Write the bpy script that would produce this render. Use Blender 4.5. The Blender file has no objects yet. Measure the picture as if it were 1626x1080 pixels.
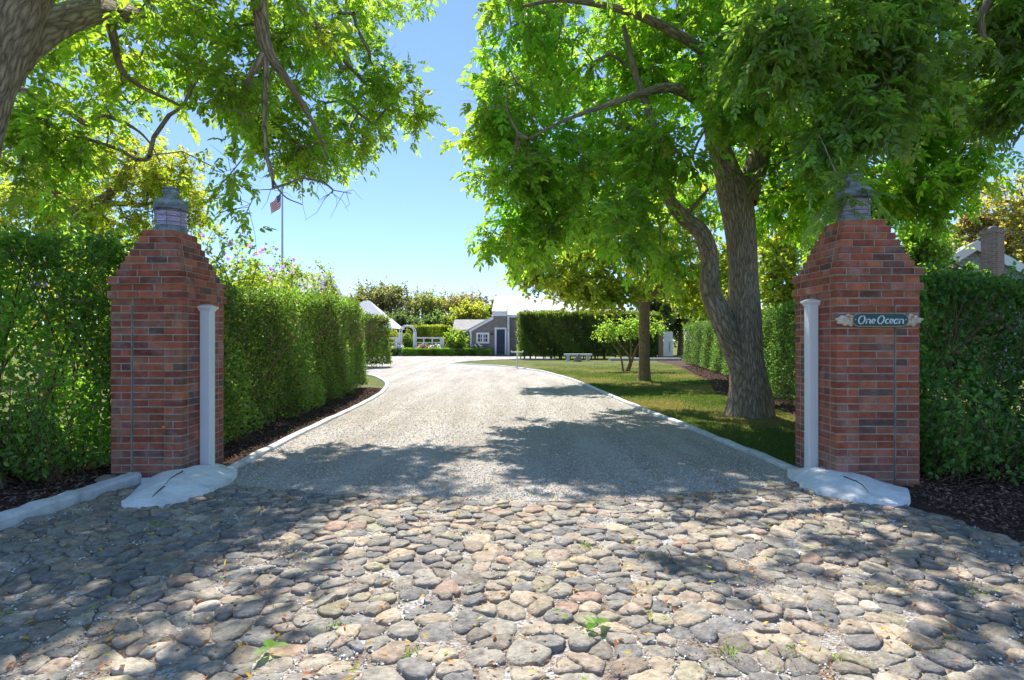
import bpy, math, random
import numpy as np
from mathutils import Vector, Matrix

# ------------------------------------------------------------------ camera, sky, sun, exposure
S = bpy.context.scene
COL = S.collection
R = math.radians
cam_d = bpy.data.cameras.new('camera'); cam = bpy.data.objects.new('camera', cam_d); COL.objects.link(cam)
CAMH = 1.33; FPX = 903.0
cam.location = (0, 0, CAMH); cam.rotation_euler = (R(90), 0, 0)
cam_d.lens = 20.0; cam_d.sensor_width = 36; cam_d.clip_end = 2000; cam_d.clip_start = .05
S.camera = cam
SUN_EL, SUN_AZ = 56.0, -12.0          # azimuth measured from +Y towards +X
wd = bpy.data.worlds.new('World'); S.world = wd; wd.use_nodes = True
nt = wd.node_tree; bg = nt.nodes['Background']
sky = nt.nodes.new('ShaderNodeTexSky'); sky.sky_type = 'NISHITA'; sky.sun_disc = False
sky.sun_elevation = R(SUN_EL); sky.sun_rotation = R(SUN_AZ); sky.air_density = .6; sky.dust_density = 0; sky.ozone_density = 4
gmn = nt.nodes.new('ShaderNodeGamma'); gmn.inputs[1].default_value = .73
hsv = nt.nodes.new('ShaderNodeHueSaturation'); hsv.inputs['Saturation'].default_value = 1.12
nt.links.new(sky.outputs[0], gmn.inputs[0]); nt.links.new(gmn.outputs[0], hsv.inputs['Color']); nt.links.new(hsv.outputs[0], bg.inputs[0]); bg.inputs[1].default_value = .10
sl = bpy.data.lights.new('sun', 'SUN'); sl.energy = 2.2; sl.angle = R(.53); sl.color = (1, .94, .84)
so = bpy.data.objects.new('sun', sl); COL.objects.link(so)
sd = Vector((math.sin(R(SUN_AZ))*math.cos(R(SUN_EL)), math.cos(R(SUN_AZ))*math.cos(R(SUN_EL)), math.sin(R(SUN_EL))))
so.rotation_euler = sd.to_track_quat('Z', 'Y').to_euler(); so.location = (0, 0, 30)
S.view_settings.view_transform = 'Standard'; S.view_settings.look = 'None'
S.view_settings.exposure = 2.0; S.view_settings.gamma = 1
S.render.engine = 'CYCLES'
S.cycles.max_bounces = 12; S.cycles.diffuse_bounces = 9; S.cycles.transmission_bounces = 5; S.cycles.transparent_max_bounces = 6
S.render.resolution_x = 1024; S.render.resolution_y = 680

rng = np.random.default_rng(7)
random.seed(7)

def W(px, py, Y):                      # photo pixel at a chosen real distance -> world point
    return np.array([(px-813)/FPX*Y, Y, CAMH+(540-py)/FPX*Y])

# ------------------------------------------------------------------ helpers
class MB:
    def __init__(s): s.V=[]; s.n=0; s.L=[]; s.T=[]; s.C=[]; s.M=[]; s.S=[]; s.UV=[]; s.uvon=False
    def add(s, V, F, col=(.5,.5,.5), mat=0, smooth=False, uv=None):
        V = np.asarray(V, float).reshape(-1, 3)
        if isinstance(F, np.ndarray): k = len(F); tot = np.full(k, F.shape[1]); loops = F.reshape(-1)
        else: k = len(F); tot = np.array([len(f) for f in F]); loops = np.concatenate([np.asarray(f) for f in F])
        s.V.append(V); s.L.append(loops.astype(np.int64)+s.n); s.T.append(tot); s.n += len(V)
        c = np.asarray(col, float)
        if c.ndim == 1: c = np.tile(c, (k, 1))
        s.C.append(c); s.M.append(np.full(k, mat)); s.S.append(np.full(k, smooth))
        if uv is not None: s.uvon = True; s.UV.append(np.asarray(uv, float))
        else: s.UV.append(np.zeros((len(loops), 2)))
        return s
    def box(s, x0, x1, y0, y1, z0, z1, col=(.5,.5,.5), mat=0):
        V = [(x0,y0,z0),(x1,y0,z0),(x1,y1,z0),(x0,y1,z0),(x0,y0,z1),(x1,y0,z1),(x1,y1,z1),(x0,y1,z1)]
        F = np.array([(0,3,2,1),(4,5,6,7),(0,1,5,4),(1,2,6,5),(2,3,7,6),(3,0,4,7)])
        return s.add(V, F, col, mat)
    def prism(s, poly, axis, a, b, col=(.5,.5,.5), mat=0):      # extrude 2-D polygon along axis
        n = len(poly); V = []
        for q in (a, b):
            for u, v in poly:
                V.append((q,u,v) if axis=='x' else (u,q,v) if axis=='y' else (u,v,q))
        F = [list(range(n)), list(range(2*n-1, n-1, -1))]+[[i, (i+1)%n+0, (i+1)%n+n, i+n][::-1] for i in range(n)]
        return s.add(V, F, col, mat)
    def lathe(s, prof, c=(0,0,0), seg=24, col=(.5,.5,.5), mat=0, smooth=True):
        V = []; F = []
        for r, z in prof:
            for k in range(seg):
                a = 2*math.pi*k/seg; V.append((c[0]+r*math.cos(a), c[1]+r*math.sin(a), c[2]+z))
        for i in range(len(prof)-1):
            for k in range(seg):
                F.append((i*seg+k, i*seg+(k+1)%seg, (i+1)*seg+(k+1)%seg, (i+1)*seg+k))
        return s.add(V, np.array(F), col, mat, smooth)
    def tube(s, P, rad, sides=6, col=(.5,.5,.5), mat=0, wob=0, smooth=True, cap=False):
        P = np.asarray(P, float); n = len(P); rad = np.broadcast_to(rad, (n,))
        T = np.gradient(P, axis=0) if n > 2 else np.tile(P[-1]-P[0], (n, 1))
        T = T/np.maximum(np.linalg.norm(T, axis=1, keepdims=True), 1e-9)
        ref = np.array([0., 1., 0.]) if abs(T[0, 1]) < .8 else np.array([1., 0, 0])
        A = np.zeros_like(P); a = ref-T[0]*ref.dot(T[0]); a /= np.linalg.norm(a)
        for i in range(n):
            a = a-T[i]*a.dot(T[i]); a /= max(np.linalg.norm(a), 1e-9); A[i] = a
        B = np.cross(T, A); th = np.linspace(0, 2*np.pi, sides+1)
        rr = rad[:, None]*np.ones(sides+1)
        if wob:
            zz = np.arange(n)[:, None]*.35
            rr = rr*(1+wob*(np.sin(th*3+zz*1.1+P[0,0])+.7*np.sin(th*5-zz*.7+1.3)+.5*np.sin(th*2+zz*2.3)))
        V = P[:, None]+rr[..., None]*(np.cos(th)[None, :, None]*A[:, None]+np.sin(th)[None, :, None]*B[:, None])
        V = V.reshape(-1, 3); k = sides+1
        i, j = np.meshgrid(np.arange(n-1), np.arange(sides), indexing='ij'); q = (i*k+j).ravel()
        F = np.stack([q, q+1, q+k+1, q+k], 1)
        L = np.concatenate([[0], np.cumsum(np.linalg.norm(np.diff(P, axis=0), axis=1))])
        U = np.tile(th*rad.mean(), (n, 1)).ravel(); Vv = np.repeat(L, k)
        uv = np.stack([U[F.ravel()], Vv[F.ravel()]], 1)
        return s.add(V, F, col, mat, smooth, uv)
    def sticks(s, A, B, ra, rb, col=(.5,.5,.5), mat=0):
        A = np.asarray(A, float); B = np.asarray(B, float); n = len(A)
        if n == 0: return s
        T = B-A; T = T/np.maximum(np.linalg.norm(T, axis=1, keepdims=True), 1e-9)
        ref = np.where(np.abs(T[:, 2:3]) < .9, np.array([[0, 0, 1.]]), np.array([[1., 0, 0]]))
        X = np.cross(T, ref); X /= np.maximum(np.linalg.norm(X, axis=1, keepdims=True), 1e-9); Y = np.cross(T, X)
        V = np.zeros((n, 6, 3)); ra = np.broadcast_to(ra, (n,))[:, None]; rb = np.broadcast_to(rb, (n,))[:, None]
        for k in range(3):
            o = math.cos(k*2.0944)*X+math.sin(k*2.0944)*Y
            V[:, k] = A+o*ra; V[:, 3+k] = B+o*rb
        b = (np.arange(n)*6)[:, None, None]; f = np.array([(0,1,4,3),(1,2,5,4),(2,0,3,5)])[None]
        return s.add(V.reshape(-1, 3), (b+f).reshape(-1, 4), col, mat, True)
    def leaves(s, P, D, N, L, Wd, col, mat=0, fine=True, fold=.18):
        n = len(P)
        if n == 0: return s
        D = D/np.maximum(np.linalg.norm(D, axis=1, keepdims=True), 1e-9)
        X = np.cross(D, N); X /= np.maximum(np.linalg.norm(X, axis=1, keepdims=True), 1e-9); N = np.cross(X, D)
        L = np.broadcast_to(L, (n,))[:, None]; w = np.broadcast_to(Wd, (n,))[:, None]
        up = N*w*fold*2; droop = -N*L*.12
        if fine:
            V = np.stack([P, P+D*L*.3-X*w*.85+up*.8, P+D*L*.68-X*w*.72+up*.6+droop*.5, P+D*L+droop,
                          P+D*L*.68+X*w*.72+up*.6+droop*.5, P+D*L*.3+X*w*.85+up*.8], 1).reshape(-1, 3)
            b = (np.arange(n)*6)[:, None, None]; f = np.array([(0,1,2,3),(0,3,4,5)])[None]; m = 2
        else:
            V = np.stack([P, P+D*L*.45-X*w+up, P+D*L+droop, P+D*L*.45+X*w+up], 1).reshape(-1, 3)
            b = (np.arange(n)*4)[:, None, None]; f = np.array([(0,1,2,3)])[None]; m = 1
        return s.add(V, (b+f).reshape(-1, 4), np.repeat(col, m, 0), mat)
    def build(s, name, mats, parent=None, loc=None):
        me = bpy.data.meshes.new(name)
        V = np.concatenate(s.V); 
        if loc is not None: V = V-np.asarray(loc)
        L = np.concatenate(s.L); T = np.concatenate(s.T); k = len(T)
        me.vertices.add(len(V)); me.vertices.foreach_set('co', V.astype(np.float32).ravel())
        me.loops.add(len(L)); me.loops.foreach_set('vertex_index', L.astype(np.int32))
        me.polygons.add(k); st = np.concatenate([[0], np.cumsum(T)[:-1]])
        me.polygons.foreach_set('loop_start', st.astype(np.int32)); me.polygons.foreach_set('loop_total', T.astype(np.int32))
        for m in (mats if isinstance(mats, (list, tuple)) else [mats]): me.materials.append(m)
        me.update(calc_edges=True)
        me.polygons.foreach_set('material_index', np.concatenate(s.M).astype(np.int32))
        me.polygons.foreach_set('use_smooth', np.concatenate(s.S))
        a = me.attributes.new('Col', 'FLOAT_COLOR', 'FACE'); C = np.concatenate(s.C)
        a.data.foreach_set('color', np.concatenate([C, np.ones((k, 1))], 1).astype(np.float32).ravel())
        if s.uvon:
            u = me.uv_layers.new(name='UVMap'); u.data.foreach_set('uv', np.concatenate(s.UV).astype(np.float32).ravel())
        me.validate()
        o = bpy.data.objects.new(name, me); COL.objects.link(o)
        if parent is not None: o.parent = parent
        elif loc is not None: o.location = loc
        return o

def tag(o, label=None, cat=None, group=None, kind=None):
    if label: o['label'] = label
    if cat: o['category'] = cat
    if group: o['group'] = group
    if kind: o['kind'] = kind
    return o
def thing(name, label, cat, loc=(0,0,0), group=None):
    o = bpy.data.objects.new(name, None); COL.objects.link(o); o.location = loc; o.empty_display_size = .2
    return tag(o, label, cat, group)
def part(mb, name, mats, root):          # part whose vertices are given in world coordinates
    o = mb.build(name, mats, None, None)
    # store relative to the root's position
    top = root; off = Vector((0,0,0))
    while top is not None: off += top.location; top = top.parent
    o.data.transform(Matrix.Translation(-off)); o.parent = root
    return o
def structure(mb, name, mats): return tag(mb.build(name, mats), kind='structure')

# ------------------------------------------------------------------ materials
def newmat(name):
    m = bpy.data.materials.new(name); m.use_nodes = True; t = m.node_tree; t.nodes.clear()
    out = t.nodes.new('ShaderNodeOutputMaterial'); return m, t, out
def node(t, typ, **kw):
    n = t.nodes.new(typ)
    for k, v in kw.items():
        if k.startswith('i_'): n.inputs[k[2:].replace('_', ' ')].default_value = v
        else: setattr(n, k, v)
    return n
def noise(t, scale, detail=4, rough=.6, vec=None, dist=0):
    n = node(t, 'ShaderNodeTexNoise'); n.inputs['Scale'].default_value = scale; n.inputs['Detail'].default_value = detail
    n.inputs['Roughness'].default_value = rough; n.inputs['Distortion'].default_value = dist
    if vec is not None: t.links.new(vec, n.inputs['Vector'])
    return n
def ramp(t, fac, stops):
    r = node(t, 'ShaderNodeValToRGB'); e = r.color_ramp.elements
    while len(e) < len(stops): e.new(.5)
    for el, (p, c) in zip(e, stops):
        el.position = p; el.color = (*c, 1) if len(c) == 3 else c
    t.links.new(fac, r.inputs[0]); return r.outputs[0]
def mix(t, a, b, fac=None, f=.5, mode='MIX'):
    m = node(t, 'ShaderNodeMix', data_type='RGBA', blend_type=mode)
    if fac is not None: t.links.new(fac, m.inputs[0])
    else: m.inputs[0].default_value = f
    for i, q in ((6, a), (7, b)):
        if isinstance(q, tuple): m.inputs[i].default_value = (*q, 1)
        else: t.links.new(q, m.inputs[i])
    return m.outputs[2]
def coords(t, kind='Object', scale=None):
    c = node(t, 'ShaderNodeTexCoord').outputs[kind]
    if scale:
        mp = node(t, 'ShaderNodeMapping'); mp.inputs['Scale'].default_value = scale; t.links.new(c, mp.inputs[0]); return mp.outputs[0]
    return c
def bump(t, h, strength, dist=.02, normal=None):
    b = node(t, 'ShaderNodeBump'); b.inputs['Strength'].default_value = strength; b.inputs['Distance'].default_value = dist
    t.links.new(h, b.inputs['Height'])
    if normal is not None: t.links.new(normal, b.inputs['Normal'])
    return b.outputs[0]
def pbsdf(t, out, col, rough=.7, nrm=None, spec=.3, metal=0):
    p = node(t, 'ShaderNodeBsdfPrincipled'); p.inputs['Roughness'].default_value = rough
    p.inputs['Specular IOR Level'].default_value = spec; p.inputs['Metallic'].default_value = metal
    if isinstance(col, tuple): p.inputs['Base Color'].default_value = (*col, 1)
    else: t.links.new(col, p.inputs['Base Color'])
    if nrm is not None: t.links.new(nrm, p.inputs['Normal'])
    t.links.new(p.outputs[0], out.inputs[0]); return p
def simple(name, col=None, rough=.7, var=.25, scale=6, bstr=.2, bscale=60, spec=.3, metal=0, dirt=None, dirtamt=.5, coord='Object', bdist=.01):
    m, t, out = newmat(name); vec = coords(t, coord)
    if col is None: c = node(t, 'ShaderNodeAttribute', attribute_name='Col').outputs['Color']
    else:
        g = node(t, 'ShaderNodeRGB'); g.outputs[0].default_value = (*col, 1); c = g.outputs[0]
    n = noise(t, scale, 6, .65, vec)
    v = ramp(t, n.outputs[0], [(.3, (1-var,)*3), (.7, (1+var*.6,)*3)])
    c = mix(t, c, v, None, 1, 'MULTIPLY')
    if dirt:
        n2 = noise(t, scale*.6, 8, .7, vec); k = ramp(t, n2.outputs[0], [(.5, (0,0,0)), (.72, (dirtamt,)*3)])
        c = mix(t, c, dirt, k)
    nb = noise(t, bscale, 4, .6, vec)
    pbsdf(t, out, c, rough, bump(t, nb.outputs[0], bstr, bdist), spec, metal); return m

def leafmat(name, trans=.5, spec=.35, rough=.45, tcol=(1.3, 1.3, .45)):
    m, t, out = newmat(name)
    c = node(t, 'ShaderNodeAttribute', attribute_name='Col').outputs['Color']
    p = node(t, 'ShaderNodeBsdfPrincipled'); p.inputs['Roughness'].default_value = rough; p.inputs['Specular IOR Level'].default_value = spec
    t.links.new(c, p.inputs['Base Color'])
    tr = node(t, 'ShaderNodeBsdfTranslucent')
    tc = mix(t, c, tcol, None, 1, 'MULTIPLY'); br = mix(t, tc, (3.4, 3.4, 3.4), None, 1, 'MULTIPLY')
    t.links.new(br, tr.inputs[0])
    ms = node(t, 'ShaderNodeMixShader'); ms.inputs[0].default_value = trans
    t.links.new(p.outputs[0], ms.inputs[1]); t.links.new(tr.outputs[0], ms.inputs[2]); t.links.new(ms.outputs[0], out.inputs[0])
    return m

def barkmat(name, dark=(.11,.08,.055), light=(.58,.47,.36), su=24, sv=4.5, lichen=True, strength=1.0):
    m, t, out = newmat(name); uv = coords(t, 'UV')
    nz = noise(t, 3, 3, .5, uv); add = node(t, 'ShaderNodeVectorMath', operation='MULTIPLY_ADD')
    t.links.new(nz.outputs['Color'], add.inputs[0]); add.inputs[1].default_value = (.12, .12, 0); t.links.new(uv, add.inputs[2])
    mp = node(t, 'ShaderNodeMapping'); mp.inputs['Scale'].default_value = (su, sv, 1); t.links.new(add.outputs[0], mp.inputs[0])
    vo = node(t, 'ShaderNodeTexVoronoi', feature='DISTANCE_TO_EDGE'); vo.inputs['Scale'].default_value = 1; t.links.new(mp.outputs[0], vo.inputs['Vector'])
    n2 = noise(t, 1.6, 8, .75, mp.outputs[0])
    h = node(t, 'ShaderNodeMath', operation='MULTIPLY_ADD'); t.links.new(vo.outputs[0], h.inputs[0]); h.inputs[1].default_value = 1.3; t.links.new(n2.outputs[0], h.inputs[2])
    c = ramp(t, h.outputs[0], [(.38, dark), (.62, tuple(.5*(a+b) for a, b in zip(dark, light))), (.95, light)])
    ob = coords(t, 'Object'); n3 = noise(t, 1.3, 4, .6, ob)
    c = mix(t, c, (.62, .6, .56), ramp(t, n3.outputs[0], [(.35, (0,0,0)), (.75, (.55,)*3)]), 0, 'MULTIPLY')
    if lichen:
        n4 = noise(t, 2.6, 6, .7, ob)
        c = mix(t, c, (.30, .17, .04), ramp(t, n4.outputs[0], [(.60, (0,0,0)), (.72, (.55,)*3)]))
    pbsdf(t, out, c, .9, bump(t, h.outputs[0], strength, .03), .15); return m

M = {}
M['brick'] = simple('weathered_brick', None, .88, .42, 9, .6, 70, .2, dirt=(.40,.31,.28), dirtamt=.5)
M['mortar'] = simple('mortar', (.40,.36,.32), .95, .3, 12, .6, 120, .1)
M['white'] = simple('white_paint', (.74,.76,.80), .4, .05, 3, .03, 40, .4)
M['limewash'] = simple('white_painted_concrete', (.78,.79,.80), .85, .16, 5, .9, 22, .15, dirt=(.40,.37,.33), dirtamt=.55, bdist=.02)
M['crack'] = simple('crack', (.02,.018,.016), .9)
M['old_joint'] = simple('dark_mortar', (.085,.075,.07), .95, .3, 12, .6, 120, .1)
M['kerb'] = simple('kerb_paint', (.62,.64,.66), .8, .2, 7, .4, 40, .2, dirt=(.25,.23,.2), dirtamt=.6)
M['leaf'] = leafmat('leaf')
M['leaf_glossy'] = leafmat('glossy_leaf', .40, .5, .35)
M['hedge_leaf'] = leafmat('hedge_leaf', .40, .45, .4)
M['grass'] = leafmat('grass_blade', .25, .2, .6, (1.0,1.0,.6))
M['petal'] = leafmat('petal', .3, .2, .6, (1, .9, 1))
M['bark'] = barkmat('ridged_bark')
M['bark_smooth'] = barkmat('fine_bark', (.14,.09,.055), (.38,.27,.18), 26, 6, False, .6)
M['twig'] = simple('twig', (.16,.11,.075), .9, .4, 20, .3, 60, .1)
M['stone'] = simple('cobblestone', None, .8, .5, 22, 1.0, 45, .25, dirt=(.50,.47,.42), dirtamt=.4, bdist=.012)
M['pebble'] = simple('pebble', None, .7, .2, 30, .2, 90, .3)
M['chip'] = simple('bark_chip', None, .95, .3, 30, .2, 90, .1)
M['metal_dark'] = simple('verdigris_copper', (.30,.34,.37), .6, .5, 14, .5, 50, .5, .35, dirt=(.05,.06,.06), dirtamt=.8)
M['metal'] = simple('dull_metal', (.18,.18,.2), .5, .2, 12, .1, 60, .5, .6)
M['pole'] = simple('pole_paint', (.45,.47,.5), .5, .1, 4, .05, 30)
M['flag'] = simple('flag_cloth', None, .8, .08, 3, .1, 60)
M['green_board'] = simple('dark_green_board', (.02,.075,.085), .45, .15, 20, .1, 60, .4)
M['gold'] = simple('gold_edge', (.42,.34,.17), .5, .3, 40, .2, 90)
M['cream'] = simple('cream_carving', (.66,.58,.48), .6, .2, 30, .4, 90, dirt=(.3,.18,.08), dirtamt=.6)
M['orange'] = simple('orange_paint', (.65,.25,.03), .6, .3, 40, .2, 90)
M['letter'] = simple('lettering_white', (.72,.8,.82), .5, .05, 30, .05, 60)
M['door'] = simple('navy_door', (.035,.05,.075), .4, .15, 5, .05, 50, .5)
M['window'] = simple('window_glass', (.04,.05,.06), .08, .3, 2, .02, 8, .8)
M['screen'] = simple('dark_screen', (.05,.07,.10), .8, .1, 5, .05, 50, .1)
M['rock'] = simple('rock', (.30,.25,.20), .85, .4, 6, .9, 14, .2, bdist=.05)
M['wood_white'] = simple('weathered_white_wood', (.66,.67,.66), .6, .15, 8, .1, 40)

def glassmat():
    m, t, out = newmat('ribbed_violet_glass')
    w = node(t, 'ShaderNodeTexWave', wave_type='BANDS', bands_direction='Z'); w.inputs['Scale'].default_value = 11
    t.links.new(coords(t), w.inputs['Vector'])
    p = pbsdf(t, out, (.78,.68,.98), .15, bump(t, w.outputs[0], .8, .01), .6)
    p.inputs['Transmission Weight'].default_value = .45; p.inputs['IOR'].default_value = 1.4
    return m
M['lens'] = glassmat()

def shingle(name, a, b, mort, sx=5.5, sz=8.0, rough=.9, bs=.5):
    m, t, out = newmat(name); c = coords(t); sp = node(t, 'ShaderNodeSeparateXYZ'); t.links.new(c, sp.inputs[0])
    ad = node(t, 'ShaderNodeMath', operation='ADD'); t.links.new(sp.outputs[0], ad.inputs[0]); t.links.new(sp.outputs[1], ad.inputs[1])
    cb = node(t, 'ShaderNodeCombineXYZ'); t.links.new(ad.outputs[0], cb.inputs[0]); t.links.new(sp.outputs[2], cb.inputs[1])
    br = node(t, 'ShaderNodeTexBrick'); t.links.new(cb.outputs[0], br.inputs[0]); br.inputs['Scale'].default_value = 1
    br.inputs['Color1'].default_value = (*a, 1); br.inputs['Color2'].default_value = (*b, 1); br.inputs['Mortar'].default_value = (*mort, 1)
    br.inputs['Brick Width'].default_value = 1/sx; br.inputs['Row Height'].default_value = 1/sz; br.inputs['Mortar Size'].default_value = .008
    n = noise(t, 9, 5, .7, c); v = ramp(t, n.outputs[0], [(.3, (.75,)*3), (.7, (1.15,)*3)])
    col = mix(t, br.outputs[0], v, None, 1, 'MULTIPLY')
    pbsdf(t, out, col, rough, bump(t, br.outputs['Fac'], -bs, .02), .2); return m
M['shingle_wall'] = shingle('grey_cedar_shingle', (.22,.20,.185), (.31,.285,.26), (.1,.09,.08))
M['shingle_roof'] = shingle('silver_cedar_roof', (.74,.72,.71), (.82,.80,.79), (.52,.50,.49))
M['roof_dull'] = shingle('weathered_roof', (.36,.34,.33), (.46,.44,.42), (.2,.2,.2))
M['shingle_blue'] = shingle('blue_grey_shingle', (.30,.35,.42), (.38,.43,.5), (.16,.18,.2))
M['shingle_pink'] = shingle('pinkish_brown_shingle', (.36,.22,.19), (.42,.27,.23), (.18,.11,.1))
M['chimney_brick'] = shingle('chimney_brick', (.24,.14,.12), (.33,.21,.19), (.33,.29,.27), 5, 14)

# ground materials
def lawnmat():
    m, t, out = newmat('lawn'); c = coords(t)
    n1 = noise(t, .35, 5, .65, c); n2 = noise(t, 2.2, 6, .7, c); n3 = noise(t, 45, 4, .7, c)
    g = ramp(t, n2.outputs[0], [(.3, (.08,.11,.03)), (.6, (.14,.165,.05)), (.8, (.2,.2,.075))])
    d = ramp(t, n3.outputs[0], [(.3, (.16,.13,.06)), (.7, (.32,.27,.14))])
    s = node(t, 'ShaderNodeMath', operation='MULTIPLY'); t.links.new(n1.outputs[0], s.inputs[0]); t.links.new(n2.outputs[0], s.inputs[1])
    col = mix(t, g, d, ramp(t, s.outputs[0], [(.24, (0,0,0)), (.36, (.85,)*3)]))
    col = mix(t, col, ramp(t, n3.outputs[0], [(.3, (.6,)*3), (.7, (1.3,)*3)]), None, 1, 'MULTIPLY')
    pbsdf(t, out, col, .95, bump(t, n3.outputs[0], .8, .03), .1); return m
def gravelmat():
    m, t, out = newmat('crushed_shell_gravel'); c = coords(t)
    vo = node(t, 'ShaderNodeTexVoronoi'); vo.inputs['Scale'].default_value = 100; t.links.new(c, vo.inputs['Vector'])
    vo2 = node(t, 'ShaderNodeTexVoronoi'); vo2.inputs['Scale'].default_value = 150; t.links.new(c, vo2.inputs['Vector'])
    hs = node(t, 'ShaderNodeSeparateColor'); t.links.new(vo.outputs['Color'], hs.inputs[0])
    col = ramp(t, hs.outputs[0], [(0, (.33,.305,.285)), (.25, (.47,.445,.42)), (.6, (.54,.515,.49)), (1, (.64,.62,.595))])
    hs2 = node(t, 'ShaderNodeSeparateColor'); t.links.new(vo2.outputs['Color'], hs2.inputs[0])
    col = mix(t, col, ramp(t, hs2.outputs[1], [(0, (.7,.7,.7)), (1, (1.2,1.2,1.2))]), None, 1, 'MULTIPLY')
    n1 = noise(t, .8, 6, .7, c); n2 = noise(t, 6, 6, .7, c)
    col = mix(t, col, ramp(t, n1.outputs[0], [(.35, (.95,.91,.87)), (.65, (1.03,1.02,1.02))]), None, 1, 'MULTIPLY')
    n5 = noise(t, .9, 5, .6, coords(t, 'Object', (2.2, .25, 1)))
    col = mix(t, col, ramp(t, n5.outputs[0], [(.38, (.80,.78,.75)), (.6, (1.06,1.05,1.04))]), None, 1, 'MULTIPLY')
    col = mix(t, col, (.26,.20,.15), ramp(t, n2.outputs[0], [(.58, (0,0,0)), (.74, (.6,)*3)]))
    h = node(t, 'ShaderNodeMath', operation='ADD'); t.links.new(vo.outputs[0], h.inputs[0]); t.links.new(n2.outputs[0], h.inputs[1])
    pbsdf(t, out, col, .9, bump(t, h.outputs[0], .7, .02), .2); return m
def jointmat():
    m, t, out = newmat('joint_sand'); c = coords(t)
    vo = node(t, 'ShaderNodeTexVoronoi'); vo.inputs['Scale'].default_value = 95; t.links.new(c, vo.inputs['Vector'])
    hs = node(t, 'ShaderNodeSeparateColor'); t.links.new(vo.outputs['Color'], hs.inputs[0])
    n1 = noise(t, 3.5, 6, .7, c)
    shell = ramp(t, hs.outputs[0], [(0, (.2,.17,.15)), (.5, (.42,.4,.38)), (1, (.66,.66,.65))])
    dirt = ramp(t, hs.outputs[1], [(0, (.11,.085,.065)), (1, (.28,.22,.17))])
    col = mix(t, dirt, shell, ramp(t, n1.outputs[0], [(.42, (0,0,0)), (.60, (.95,.95,.95))]))
    pbsdf(t, out, col, .95, bump(t, vo.outputs[0], .8, .01), .1); return m
def mulchmat():
    m, t, out = newmat('bark_mulch'); c = coords(t)
    n = noise(t, 38, 6, .8, c, 1.0); n2 = noise(t, 4, 5, .7, c)
    col = ramp(t, n.outputs[0], [(.35, (.045,.028,.022)), (.55, (.14,.088,.07)), (.75, (.28,.19,.155))])
    col = mix(t, col, ramp(t, n2.outputs[0], [(.3, (.7,)*3), (.7, (1.2,)*3)]), None, 1, 'MULTIPLY')
    pbsdf(t, out, col, .95, bump(t, n.outputs[0], 1, .04), .1); return m
M['lawn'] = lawnmat(); M['gravel'] = gravelmat(); M['joint'] = jointmat(); M['mulch'] = mulchmat()

# ------------------------------------------------------------------ ground
def sheet(name, poly, z, m):
    mb = MB(); mb.add([(x, y, z) for x, y in poly], [list(range(len(poly)))]); return structure(mb, name, m)
def smooth_line(P, k=6):
    P = np.array(P, float); Q = np.vstack([2*P[0]-P[1], P, 2*P[-1]-P[-2]]); out = []
    for i in range(1, len(Q)-2):
        for t in np.linspace(0, 1, k, endpoint=False):
            out.append(.5*((2*Q[i])+(-Q[i-1]+Q[i+1])*t+(2*Q[i-1]-5*Q[i]+4*Q[i+1]-Q[i+2])*t*t+(-Q[i-1]+3*Q[i]-3*Q[i+1]+Q[i+2])*t**3))
    out.append(Q[-2]); return np.array(out)
# the lawn and land run out to the horizon
g = MB(); g.add([(-600,-300,0),(600,-300,0),(600,900,0),(-600,900,0)], [[0,1,2,3]]); structure(g, 'lawn', M['lawn'])
KL = smooth_line([(-2.78,5.55),(-2.84,6.3),(-2.93,8.2),(-3.0,10.7),(-3.12,13.3),(-3.38,15.4),(-3.75,17.3),(-4.4,19.3),(-5.4,21.4),(-8,23.5),(-13,25)])
KR = smooth_line([(2.82,5.45),(2.74,6.6),(2.63,8.28),(2.38,11.4),(2.2,15),(2.05,17.5),(1.75,20.5),(1.15,24),(-.4,28.3),(-2.7,31.2),(-3.45,32.2),(-3.35,33.2),(-2.3,36),(-.4,38.4),(3,39.2)])
APF = smooth_line([(-2.78,5.32),(-2.1,5.02),(-1.2,4.82),(0,4.68),(1.0,4.72),(1.8,4.95),(2.82,5.38)])
drive = [tuple(p) for p in KL]+[(-18,26),(-18,46.7),(1.2,46.7),(3.0,42)]+[tuple(p) for p in KR[::-1]]+[tuple(p) for p in APF[::-1]]
sheet('gravel_driveway', drive, .008, M['gravel'])
AL = [(-2.9,5.7),(-3.5,5.2),(-3.57,4.3),(-3.66,3.4),(-3.95,2.2),(-4.6,1.0),(-6.5,-.5)]
AR = [(6.5,-.5),(4.6,1.0),(3.75,2.4),(3.42,3.5),(3.2,4.5),(2.9,5.6)]
sheet('cobblestone_bed', AL+AR, .004, M['joint'])
sheet('mulch_bed', [(-3.5,5.3),(-3.6,4.3),(-3.7,3.4),(-4.0,2.2),(-4.7,1.0),(-9,1.0),(-13,4.6),(-13,6.3),(-3.9,6.3)], .004, M['mulch'])
MLD = smooth_line([(-2.82,5.6),(-2.9,6.9),(-3.0,8.7),(-3.05,10.8),(-3.2,13.4),(-3.6,15.6),(-4.6,15.9),(-5.0,14),(-4.9,9),(-4.7,5.9)])
sheet('mulch_bed', [tuple(p) for p in MLD], .0055, M['mulch'])
sheet('mulch_bed', [(3.15,4.6),(3.38,3.5),(3.72,2.4),(4.6,1.0),(12,1.0),(12,6.6),(3.0,6.6),(3.0,5.2)], .0056, M['mulch'])
MRD = smooth_line([(4.2,6.6),(4.6,8.6),(5.0,10.6),(5.2,12.2),(4.95,13.6),(5.3,15),(6.2,18),(7.2,23),(8.6,30),(9.2,36),(11.5,36),(10,26),(8.2,17),(6.6,10.5),(6.2,6.6)])
sheet('mulch_bed', [tuple(p) for p in MRD], .007, M['mulch'])

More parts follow.
